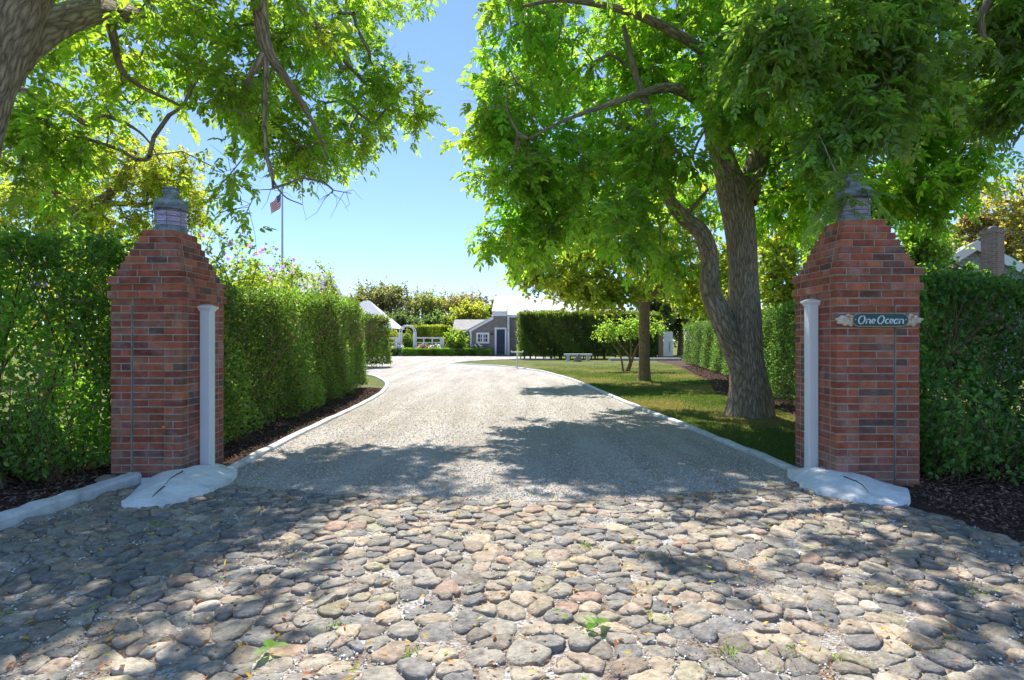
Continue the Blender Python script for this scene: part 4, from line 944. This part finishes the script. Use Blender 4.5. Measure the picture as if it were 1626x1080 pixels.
# tops of shoots reaching over mulch at the front hedges
def shoots(label, xr, yr, zr, n, base, leafl=.055, lean=(0,-.6,.4)):
    root = thing('low_shrub', label, 'shrub', ((xr[0]+xr[1])/2, (yr[0]+yr[1])/2, 0), 'leafy shrubs at the foot of the hedges'); st = MB(); fo = MB()
    A = np.column_stack([rng.uniform(*xr, n), rng.uniform(*yr, n), np.zeros(n)+.02]); z = rng.uniform(*zr, n)
    D = np.array(lean)+rng.normal(0, .35, (n, 3)); D[:, 2] = np.abs(D[:, 2])+.3; B = A+D*(z/np.maximum(D[:, 2], .3))[:, None]; B[:, 1] = np.maximum(B[:, 1], A[:, 1]-.45); B[:, 0] = np.clip(B[:, 0], xr[0]-.4 if xr[0] < 0 else xr[0], xr[1]+.02 if xr[0] < 0 else xr[1]+.4)
    st.sticks(A, B, .007, .003); part(st, 'stems', M['twig'], root)
    for j in range(16):
        t = .25+.75*(j+rng.random(n))/16; P = A+(B-A)*t[:, None]+rng.normal(0, .02, (n, 3))
        fo.leaves(P, rng.normal(0, .8, (n, 3))+np.array([0, -.2, .2]), rng.normal(0, .5, (n, 3))+np.array([0, -.2, 1]), leafl*rng.uniform(.7, 1.3, n), leafl*.36, leafcols(n, base, .3), fine=True)
    part(fo, 'foliage', M['hedge_leaf'], root)
shoots('fresh leafy shoots at the foot of the hedge left of the left pillar', (-5.6,-4.1), (5.15,5.6), (.15,1.1), 170, (.078,.175,.026))
shoots('fresh leafy shoots at the foot of the hedge right of the signed pillar', (3.9,6.6), (5.15,5.7), (.12,.95), 240, (.075,.175,.032))

# multi stemmed ornamental shrub on the lawn
c0 = ((990-813)/FPX*24, 24.0)
tree('ornamental_shrub', 'many stemmed open shrub left of the smaller tree on the lawn', 'shrub',
  [[(c0[0]+.1,c0[1],-.05,.06),w4(1000,570,24,.04),w4(985,548,24,.03),w4(965,528,23.9,.015)], [(c0[0],c0[1],-.05,.05),w4(985,565,24,.035),w4(972,545,24,.025),w4(955,520,24,.012)],
   [(c0[0]+.2,c0[1],-.05,.06),w4(1008,560,24,.04),w4(1020,535,24,.02),w4(1035,515,24,.01)],[(c0[0]+.25,c0[1]+.1,-.05,.05),w4(1002,555,24.1,.03),w4(1000,520,24.2,.012)]],
  [(W(968,525,24),(.5,.6,.25),18),(W(1000,520,24),(.6,.7,.35),22),(W(1030,520,24),(.5,.6,.35),14)], leaf=.09, base=(.10,.19,.03), twigs=8, per=6, cr=.007, bark='bark_smooth', zmin=1.0, fine=False, simple_leaf=True, sides=8)
# round shrub by the cottage, roses along the fence
bush('round_shrub', 'rounded bright green shrub at the end of the white garden fence', 'shrub', ((725-813)/FPX*47.9, 48.2), 1.05, 2.25, 70, .17, (.12,.20,.03), 6, zlow=.1, per=6, twigs=7)
for i, (px, lab, fc) in enumerate([(672,'rose bush with pale pink flowers under the garden fence',(.75,.5,.5)),(692,'rose bush with white flowers at the right end of the garden fence',(.8,.78,.76)),(632,'rose bush with white flowers left of the garden arch',(.8,.78,.76)),(757,'white flowering plant below the cottage window',(.8,.8,.8))]):
    Y = 47.95 if px < 740 else 47.75; bush('rose_bush', lab, 'bush', ((px-813)/FPX*Y, Y), .55, 1.0, 22, .10, (.09,.15,.04), 4, 45, fc, 'flowering plants behind the box hedge', zlow=.1)
bush('vine_plant', 'climbing green plant growing inside the garden arch', 'plant', ((646-813)/FPX*49.4, 49.6), .75, 2.2, 50, .13, (.08,.14,.025), 5, zlow=.1, per=5)
bush('vine_plant', 'climbing yellow green plant on the left post of the garden arch', 'plant', ((625-813)/FPX*49, 49.2), .8, 2.3, 40, .13, (.14,.19,.03), 5, zlow=.1, per=5)

# background trees
def bgtree(label, px, Y, pt, wpx, base, n=90, leaf=.30, yellow=0, bark='bark_smooth', pb=None, group='trees beyond the garden'):
    n = int(n*1.7); wpx *= 1.12
    c = (px-813)/FPX*Y; top = CAMH+(540-pt)/FPX*Y; r = wpx/FPX*Y/2; zl = .4 if pb is None else CAMH+(540-pb)/FPX*Y
    h = top-zl; limbs = [[(c,Y,-.1,.3),(c+.1,Y,top*.3,.24),(c-.1,Y,top*.6,.14),(c,Y,top*.85,.05)], [(c,Y,top*.3,.14),(c+r*.4,Y,top*.55,.08),(c+r*.7,Y,top*.7,.04)], [(c,Y,top*.3,.14),(c-r*.4,Y,top*.55,.08),(c-r*.7,Y,top*.7,.04)]]
    bl = []; k = 7
    for i in range(k):
        a = rng.uniform(0, 6.28); q = rng.uniform(.2, .62); zz = zl+h*(.25+.55*(i+.5)/k)
        bl.append(((c+r*q*math.cos(a), Y+r*.7*q*math.sin(a), zz), (r*.50, r*.50, h*.20), n//k))
    bl.append(((c, Y, top-h*.2), (r*.5, r*.5, h*.2), n//6))
    tree('background_tree', label, 'tree', limbs, bl, leaf=leaf, base=base, yellow=yellow, twigs=6, per=6, cr=.012, bark=bark, sides=8, zmin=top*.2, fine=False, simple_leaf=True, twig_len=r*.26, droop=0, group=group, var=.4)
for a in [('olive green broad tree left most on the skyline above the driveway',600,64,453,120,(.085,.105,.045),190,.30),
          ('mid green tree on the skyline just left of centre',672,66,462,105,(.085,.12,.035),120,.28),
          ('brownish green tree on the skyline behind the cottage wing',738,68,462,110,(.095,.10,.05),120,.30),
          ('bright yellow green tree directly behind the cottage wing',748,57,480,80,(.125,.165,.03),150,.26),
          ('dark green low tree between the skyline trees',640,58,497,60,(.04,.075,.03),90,.26),
          ('dark green tree behind the middle of the garden fence',690,58,500,70,(.055,.10,.035),90,.26),
          ('small green tree against the cottage roof edge',785,66,474,40,(.09,.13,.03),60,.26),
          ('distant tree behind the left hedge end',550,66,470,70,(.10,.12,.04),80,.28)]:
    bgtree(a[0], a[1], a[2], a[3], a[4], a[5], a[6], a[7])
for a in [('tall yellow green tree at the right edge behind the chimney',1640,26,262,190,(.135,.155,.035),190,.17),
          ('brownish green tree left of the chimney',1545,27,330,90,(.125,.135,.045),110,.17),
          ('green tree between the right pillar and the neighbour house',1470,17,340,130,(.085,.16,.025),150,.13),
          ('light green tree in the gap right of the leaning trunk',1262,22,330,130,(.14,.20,.03),130,.15),
          ('dark tree above the end of the tall hedge',1035,47,430,90,(.05,.09,.03),130,.22),
          ('dark green tree behind the white gate',1080,50,440,80,(.05,.09,.03),110,.25),
          ('dark tree filling the view behind the smaller lawn tree',1130,44,400,120,(.05,.10,.03),140,.25),
          ('green tree behind the cottage roof',930,58,440,120,(.09,.14,.03),100,.25),
          ('round bush in front of the neighbour house',1545,16.5,405,55,(.06,.13,.03),60,.10)]:
    bgtree(a[0], a[1], a[2], a[3], a[4], a[5], a[6], a[7], group='trees on the right beyond the hedge')
for a in [('green tree behind the shrubs at the far left',-60,16,330,300,(.11,.17,.03),120,.14),
          ('yellow green low tree behind the left pillar',215,19,400,220,(.15,.20,.03),120,.15)]:
    bgtree(a[0], a[1], a[2], a[3], a[4], a[5], a[6], a[7], group='trees behind the left hedge')

# ------------------------------------------------------------------ buildings
def cottage():
    Y = 48.0; root = thing('shingle_cottage', 'grey shingled cottage with white roof and navy door at the end of the driveway', 'house', (-1, Y, 0))
    X = lambda px: (px-813)/FPX*Y; Z = lambda py: CAMH+(540-py)/FPX*Y
    w = MB(); w.prism([(X(746.6),0),(X(804.5),0),(X(804.5),Z(502)),(X(783.5),Z(502)),(X(783.5),Z(507)),(X(746.6),Z(527))][::-1], 'y', Y, Y+4); part(w, 'front_wall', M['shingle_wall'], root)
    w = MB(); w.box(X(804.5)+.003, 9.5, Y+.35, Y+6, 0, Z(502)); part(w, 'main_wall', M['shingle_wall'], root)
    bd = MB(); bd.box(X(781.7), X(804.4), Y-.12, Y+.34, Z(502), Z(495.5)); bd.box(X(805), 9.6, Y+.1, Y+.345, Z(504), Z(500)); part(bd, 'white_eave_board', M['white'], root)
    # raking board
    rb = MB(); a = (X(744.8), Z(526.5)); b = (X(783.5), Z(505.2)); rb.prism([(a[0],a[1]-.09),(b[0],b[1]-.09),(b[0],b[1]+.13),(a[0],a[1]+.13)], 'y', Y-.07, Y-.002); part(rb, 'raking_board', M['white'], root)
    lr = MB(); lr.prism([(a[0]-.1,a[1]+.135),(b[0],b[1]+.135),(b[0],b[1]+.2),(a[0]-.1,a[1]+.18)], 'y', Y-.1, Y+4.1); part(lr, 'lean_to_roof', M['shingle_roof'], root)
    # main roof, eave along X, rising away
    ez = Z(495)+.02; rz = CAMH+(540-470)/FPX*51.5
    rf = MB(); x0, x1 = X(781), X(804.4)
    rf.add([(x0,Y-.15,ez),(x1,Y-.15,ez),(x1,Y+3.5,rz),(x0+.15,Y+3.5,rz),(x1,Y+7.2,ez),(x0,Y+7.2,ez)], [[0,1,2,3],[3,2,4,5],[0,3,5]])
    rf.add([(x1+.002,Y+.05,Z(500)),(9.8,Y+.05,Z(500)),(9.8,Y+3.5,rz-.002),(x1+.002,Y+3.5,rz-.002),(9.8,Y+7.2,ez),(x1+.002,Y+7.2,ez)], [[0,1,2,3],[3,2,4,5],[1,4,2]])
    part(rf, 'roof', M['shingle_roof'], root)
    cb = MB(); cb.box(X(805.5), X(809), Y-.03, Y+.34, 0, Z(502.5)); part(cb, 'corner_board', M['white'], root)
    cb = MB(); cb.box(X(746.2), X(748.8), Y-.03, Y-.001, 0, Z(526)); part(cb, 'corner_board', M['white'], root)
    dn = MB(); dn.tube([(X(806.5),Y-.12,Z(503)),(X(808),Y-.12,Z(506)),(X(808.4),Y-.12,.1)], .045, 8); part(dn, 'downspout', M['white'], root)
    # door
    do = MB(); do.box(X(788.6), X(801.6), Y-.05, Y-.002, .06, Z(523.2)); door = part(do, 'door', M['door'], root)
    pn = MB()
    for z0, z1 in ((.25,.5),(.58,.82)):
        for x0_, x1_ in ((X(789.8),X(794.3)),(X(795.6),X(800.3))): pn.box(x0_, x1_, Y-.062, Y-.0505, z0, z1)
    pn.box(X(789.8), X(800.4), Y-.06, Y-.0505, .95, Z(525.5)); part(pn, 'door_panel', M['screen'], door)
    kn = MB(); kn.tube([(X(800.8),Y-.12,1.0),(X(800.8),Y-.05,1.0)], .03, 8); part(kn, 'handle', M['metal'], door)
    df = MB(); df.box(X(785.6), X(788.4), Y-.07, Y-.001, 0, Z(523)); df.box(X(801.8), X(804.3), Y-.07, Y-.001, 0, Z(523)); df.box(X(785.2), X(804.6), Y-.08, Y-.001, Z(522.9), Z(520.3)); part(df, 'door_frame', M['white'], root)
    stp = MB(); stp.box(X(786), X(804), Y-.5, Y-.09, 0, .1); part(stp, 'door_step', M['rock'], root)
    # window
    wf = MB(); x0, x1, z0, z1 = X(756.2), X(777), Z(545.6), Z(528.2); t = .16
    wf.box(x0, x0+t, Y-.07, Y-.001, z0, z1); wf.box(x1-t, x1, Y-.07, Y-.001, z0, z1); wf.box(x0+t+.001, x1-t-.001, Y-.068, Y-.001, z1-t, z1); wf.box(x0+t+.001, x1-t-.001, Y-.068, Y-.001, z0, z0+t)
    wn = part(wf, 'window', M['white'], root)
    gp = MB(); gp.box(x0+t, x1-t, Y-.02, Y-.003, z0+t, z1-t); part(gp, 'pane', M['window'], wn)
    gb_ = MB(); mx = (x0+x1)/2; gb_.box(mx-.07, mx+.07, Y-.06, Y-.021, z0+t+.001, z1-t-.001)
    for q in (.25, .75): xx = x0+t+(x1-x0-2*t)*q; gb_.box(xx-.025, xx+.025, Y-.05, Y-.021, z0+t+.001, z1-t-.001)
    for q in (.5,): zz = z0+t+(z1-z0-2*t)*q; gb_.box(x0+t+.001, mx-.071, Y-.048, Y-.0211, zz-.025, zz+.025); gb_.box(mx+.071, x1-t-.001, Y-.048, Y-.0211, zz-.025, zz+.025)
    part(gb_, 'muntins', M['white'], wn)
    lm_ = MB(); lm_.lathe([(0,0),(.06,.02),(.07,.2),(.10,.22),(.02,.32),(0,.33)], (X(781), Y-.12, Z(533)), 8); lm_.box(X(781)-.03, X(781)+.03, Y-.08, Y-.001, Z(531), Z(529)); part(lm_, 'wall_lamp', M['metal'], root)
    # wing to the left rear
    wg = MB(); xw0, xw1 = (721-813)/FPX*50.5, X(750); wg.box(xw0+.1, xw1, 50.3, 54, 0, 2.2); part(wg, 'wing_wall', M['shingle_wall'], root)
    wr = MB(); yr = 52.6; zr = CAMH+(540-507.5)/FPX*yr; ze = CAMH+(540-523.5)/FPX*50
    wr.add([((718-813)/FPX*50,50,ze),(X(783)+.6,50,ze),(X(783)+.6,yr,zr),((721.7-813)/FPX*yr,yr,zr),(X(783)+.6,55.2,ze),((718-813)/FPX*50,55.2,ze)], [[0,1,2,3],[3,2,4,5],[0,3,5]]); part(wr, 'wing_roof', M['roof_dull'], root)
    we = MB(); we.box((718.3-813)/FPX*50, X(750), 50.01, 50.08, ze-.14, ze-.012); part(we, 'wing_eave_board', M['white'], root)
cottage()

def gable_house(name, label, c, yaw, wdt, dep, ez, rz, wall, roof, trim=True):
    root = thing(name, label, 'house', c); root.rotation_euler = (0, 0, yaw); h = wdt/2
    w = MB(); w.prism([(-h,0),(h,0),(h,ez),(0,rz),(-h,ez)][::-1], 'y', 0, dep); w.build('wall', wall, root)
    r = MB(); k = (rz-ez)/h; e = .25
    for s in (-1, 1):
        x1 = s*(h+e); z1 = ez-k*e; r.add([(0,-.2,rz+.02),(x1,-.2,z1+.02),(x1,dep+.2,z1+.02),(0,dep+.2,rz+.02),(0,-.2,rz+.14),(x1,-.2,z1+.14),(x1,dep+.2,z1+.14),(0,dep+.2,rz+.14)], np.array([(0,1,2,3),(4,7,6,5),(0,4,5,1),(1,5,6,2),(2,6,7,3)]))
    r.build('roof', roof, root)
    t = MB()
    for s in (-1, 1): t.add([(0,-.23,rz-.22),(s*(h+e),-.23,ez-k*e-.2),(s*(h+e),-.23,ez-k*e+.16),(0,-.23,rz+.16),(0,-.203,rz-.22),(s*(h+e),-.203,ez-k*e-.2),(s*(h+e),-.203,ez-k*e+.16),(0,-.203,rz+.16)], np.array([(0,1,2,3),(4,7,6,5),(0,4,5,1),(2,6,7,3),(1,5,6,2)]))
    t.build('gable_trim', M['white'], root)
    win = MB(); win.box(-.5, .5, -.05, -.002, 1.3, 2.5); wo = win.build('window', M['white'], root); p_ = MB(); p_.box(-.4, .4, -.07, -.051, 1.4, 2.4); p_.build('pane', M['window'], wo)
    return root
pw = W(512, 430, 36)
gable_house('gabled_house', 'pinkish gable end with white trim half hidden behind the purple flowering shrubs', (pw[0]-.1, 37.0, 0), R(70), 5.6, 7, 2.9, pw[2]-.1, M['shingle_pink'], M['shingle_roof'])
# low hipped roof seen past the hedge end
def hip():
    root = thing('garden_pavilion', 'pavilion with pale hipped roof showing past the rounded hedge end', 'pavilion', (-11.9, 52, 0)); x0, x1, y0, y1 = -16.6, -10.55, 50.5, 56.0; ze = CAMH+(540-521.5)/FPX*50.5; zr = 5.0
    r = MB(); r.add([(x0,y0,ze),(x1,y0,ze),(x1,y1,ze),(x0,y1,ze),(-13.9,53.2,zr),(-13.3,53.2,zr)], [[0,1,5,4],[1,2,5],[2,3,4,5],[3,0,4],[3,2,1,0]]); part(r, 'roof', M['shingle_roof'], root)
    w = MB(); w.box(x0+.4, x1-.4, y0+.4, y1-.4, 0, ze-.01); part(w, 'wall', M['shingle_wall'], root)
    f_ = MB(); f_.box(x0, x1, y0-.03, y0-.001, ze-.22, ze); part(f_, 'eave_board', M['white'], root)
hip()
sh_ = gable_house('garden_shed', 'low pale roofed shed behind the garden arch', (-9.6, 58, 0), R(0), 3.2, 4, 2.1, 2.62, M['shingle_wall'], M['shingle_roof'])
# neighbour on the right with chimney
def neighbour():
    root = gable_house('neighbour_house', 'blue grey gabled neighbour house beyond the right hedge', ((1548-813)/FPX*21.5, 21.5, 0), R(-20), 6.4, 8, 2.7, CAMH+(540-388)/FPX*21.3, M['shingle_blue'], M['roof_dull'])
neighbour()
p = W(1591, 362, 20); c = thing('brick_chimney', 'tall weathered pinkish brick chimney rising over the right hedge', 'chimney', (p[0], 20, 0))
def rotq(hw, hd, a): return [(p[0]+u*math.cos(a)-v*math.sin(a), 20.4+u*math.sin(a)+v*math.cos(a)) for u, v in ((-hw,-hd),(hw,-hd),(hw,hd),(-hw,hd))]
st = MB(); st.prism(rotq(.25,.25,R(-62)), 'z', -.05, p[2]-.14); part(st, 'stack', M['chimney_brick'], c)
cc_ = MB(); cc_.prism(rotq(.29,.29,R(-62)), 'z', p[2]-.139, p[2]); part(cc_, 'cap', M['chimney_brick'], c)
fl_ = MB(); fl_.lathe([(.12,0),(.13,.1),(.09,.12),(.09,0)], (p[0], 20.4, p[2]), 12); part(fl_, 'flue', M['metal'], c)

# ------------------------------------------------------------------ garden furniture
def arbor():
    Y = 47.9; X = lambda px: (px-813)/FPX*Y; root = thing('garden_arch', 'white arched arbor over the garden opening', 'arbor', (X(646), Y, 0)); zs = CAMH+(540-528)/FPX*Y; xl, xr = X(634.5), X(657.5); r = (xr-xl)/2
    for x in (xl, xr):
        m_ = MB(); m_.box(x-.07, x+.07, Y-.09, Y+.09, 0, zs); m_.box(x-.07, x+.07, Y+.81, Y+.99, 0, zs)
        for q in np.arange(.3, zs, .3): m_.box(x-.02, x+.02, Y+.091, Y+.809, q, q+.05)
        part(m_, 'side_frame', M['white'], root)
    a = MB()
    for yy in (Y-.05, Y+.95):
        arc = [((xl+xr)/2+r*math.cos(t), yy, zs+r*.95*math.sin(t)) for t in np.linspace(0, math.pi, 15)]; a.tube(arc, .05, 6)
    for t in np.linspace(.15, math.pi-.15, 9): a.box((xl+xr)/2+r*math.cos(t)-.02, (xl+xr)/2+r*math.cos(t)+.02, Y-.1, Y+1.0, zs+r*.95*math.sin(t)+.05, zs+r*.95*math.sin(t)+.09)
    part(a, 'arch', M['white'], root)
arbor()
def lattice(label, pa, pb, posts):
    Y = 48.0; X = lambda px: (px-813)/FPX*Y; root = thing('garden_fence', label, 'fence', (X(pa), Y, 0), 'white open rail garden fences'); xa, xb = X(pa), X(pb); zt = CAMH+(540-535.5)/FPX*Y
    t = MB(); t.box(xa, xb, Y-.07, Y+.07, zt-.12, zt); part(t, 'top_rail', M['white'], root)
    for z in (zt-.46, zt-.82, .25):
        q = MB(); q.box(xa, xb, Y-.02, Y+.02, z-.04, z+.04); part(q, 'rail', M['white'], root)
    for px in posts:
        q = MB(); x = X(px); w_ = .05 if px not in (posts[-1],) else .16; q.box(x-w_, x+w_, Y-.05, Y+.05, 0, zt-.121); part(q, 'post', M['white'], root)
lattice('white open rail fence right of the garden arch', 659.5, 704, [673, 686.5, 702])
lattice('short white open rail fence left of the garden arch', 612, 632, [618, 630])

# flagpole
px_, Yp = 448.5, 35.0; fx = (px_-813)/FPX*Yp; ztop = CAMH+(540-296)/FPX*Yp
fp = thing('flagpole', 'tall slender flagpole rising behind the left hedge shrubs', 'flagpole', (fx, Yp, 0))
m_ = MB(); m_.tube([(fx,Yp,-.1),(fx,Yp,ztop*.5),(fx,Yp,ztop)], [.085,.07,.045], 12); part(m_, 'pole', M['pole'], fp)
m_ = MB(); m_.lathe([(0,0),(.07,.03),(.09,.09),(.07,.15),(0,.18)], (fx, Yp, ztop), 12); part(m_, 'finial', M['gold'], fp)
nu, nv_ = 39, 13; V = []; Cc = []
z0 = CAMH+(540-302)/FPX*Yp
for i in range(nv_+1):
    for j in range(nu+1):
        u = j/nu; v = i/nv_; V.append((fx-.07-u*.62-.03*math.sin(u*9+v*2), Yp+.12*math.sin(u*11+v*1.5)*(.2+u), z0-v*.95*(1-.25*u)-u**.8*.80-.05*math.sin(u*8)))
F = []
for i in range(nv_):
    for j in range(nu):
        F.append((i*(nu+1)+j, (i+1)*(nu+1)+j, (i+1)*(nu+1)+j+1, i*(nu+1)+j+1)); cnt_ = (j < 16 and i < 7)
        col = ((.7,.7,.72) if (j % 3 == 1 and i % 2 == 0) else (.02,.03,.14)) if cnt_ else ((.55,.03,.05) if i % 2 == 0 else (.75,.74,.74)); Cc.append(col)
m_ = MB(); m_.add(V, np.array(F), np.array(Cc), smooth=True); fo_ = m_.build('flag', M['flag'], loc=(fx-.07, Yp, z0)); tag(fo_, 'drooping red white and blue flag with stripes and starred corner on the pole', 'flag')

# bench, rock, stand, gate
def bench():
    Y = 36.0; x0, x1 = (896-813)/FPX*Y, (939.5-813)/FPX*Y; root = thing('garden_bench', 'low white backless bench in front of the tall hedge', 'bench', ((x0+x1)/2, Y, 0))
    s = MB(); zt = .46; s.box(x0, x1, Y-.22, Y+.22, zt-.10, zt); part(s, 'seat', M['wood_white'], root)
    for x in (x0+.24, x1-.24):
        l = MB(); l.prism([(x-.13,-.02),(x+.13,-.02),(x+.09,.1),(x+.09,zt-.16),(x+.13,zt-.101),(x-.13,zt-.101),(x-.09,zt-.16),(x-.09,.1)][::-1], 'y', Y-.17, Y+.17); part(l, 'leg', M['wood_white'], root)
bench()
def rock(label, c, r, seed, cat='rock', group=None, m=None, taper=0):
    g_ = np.random.default_rng(seed); import bmesh
    bm = bmesh.new(); bmesh.ops.create_icosphere(bm, subdivisions=3, radius=1)
    pl = g_.normal(0, 1, (9, 3)); pl /= np.linalg.norm(pl, axis=1, keepdims=True); dd = g_.uniform(.62, .95, 9)
    for v in bm.verts:
        p_ = np.array(v.co); s = 1.
        for a, b in zip(pl, dd):
            q = p_.dot(a)
            if q > b: s = min(s, b/q)
        p_ = p_*s*(1+.03*math.sin(7*p_[0]+5*p_[2])); k_ = 1-taper*(p_[2]+1)/2; v.co = ((p_[0]*k_+taper*.18*p_[2])*r[0], p_[1]*k_*r[1], p_[2]*r[2])
    me = bpy.data.meshes.new('rock'); bm.to_mesh(me); bm.free(); me.materials.append(m or M['rock']); o = bpy.data.objects.new('rock', me); COL.objects.link(o); o.location = c; tag(o, label, cat, group)
rock('brown triangular boulder on the grass in front of the white bench', ((918-813)/FPX*35, 35, .15), (.46,.3,.36), 3, taper=.85)
rock('flat grey stone at the left foot of the left brick pillar', ((172-813)/FPX*5.3, 5.28, .03), (.11,.08,.05), 5)
def stand():
    Y = 26.3; x = (821-813)/FPX*Y; root = thing('white_stand', 'small white flat topped stand on a thin post at the lawn edge', 'stand', (x, Y, 0)); z = CAMH+(540-560)/FPX*Y
    s = MB(); s.tube([(x,Y,-.05),(x,Y,z)], [.03,.03], 8); part(s, 'post', M['wood_white'], root)
    t = MB(); t.box(x-.28, x+.28, Y-.16, Y+.16, z, z+.045); t.box(x-.29, x-.25, Y-.17, Y+.17, z+.0455, z+.09); t.box(x+.25, x+.29, Y-.17, Y+.17, z+.0455, z+.09); part(t, 'tray', M['wood_white'], root)
stand()
def gate():
    Y = 38.5; X = lambda px: (px-813)/FPX*Y; root = thing('white_gate', 'tall white boarded gate at the far end of the shaded hedge', 'gate', (X(1061), Y, 0)); z0, z1 = CAMH+(540-566)/FPX*Y, CAMH+(540-526)/FPX*Y
    m_ = MB(); xa, xb = X(1053.5), X(1068.5); n_ = 6
    for k in range(n_): q0 = xa+(xb-xa)*k/n_; m_.box(q0+.005, q0+(xb-xa)/n_-.005, Y, Y+.03, z0, z1-.05*(k % 2))
    m_.box(xa, xb, Y-.03, Y-.001, z1-.35, z1-.25); m_.box(xa, xb, Y-.03, Y-.001, z0+.25, z0+.35); part(m_, 'boards', M['wood_white'], root)
    h_ = MB(); h_.box(X(1062.5), X(1063.5), Y-.05, Y-.031, z0+.3, z0+1.0); part(h_, 'latch', M['metal'], root)
    p_ = MB(); p_.box(X(1046), X(1052.8), Y-.05, Y+.2, 0, z1+.1); part(p_, 'gate_post', M['bark_smooth'], root)
gate()
s = MB(); s.box(6.3, 10.9, 36.4, 37.3, -.02, .16); structure(s, 'stone_step', M['roof_dull'])
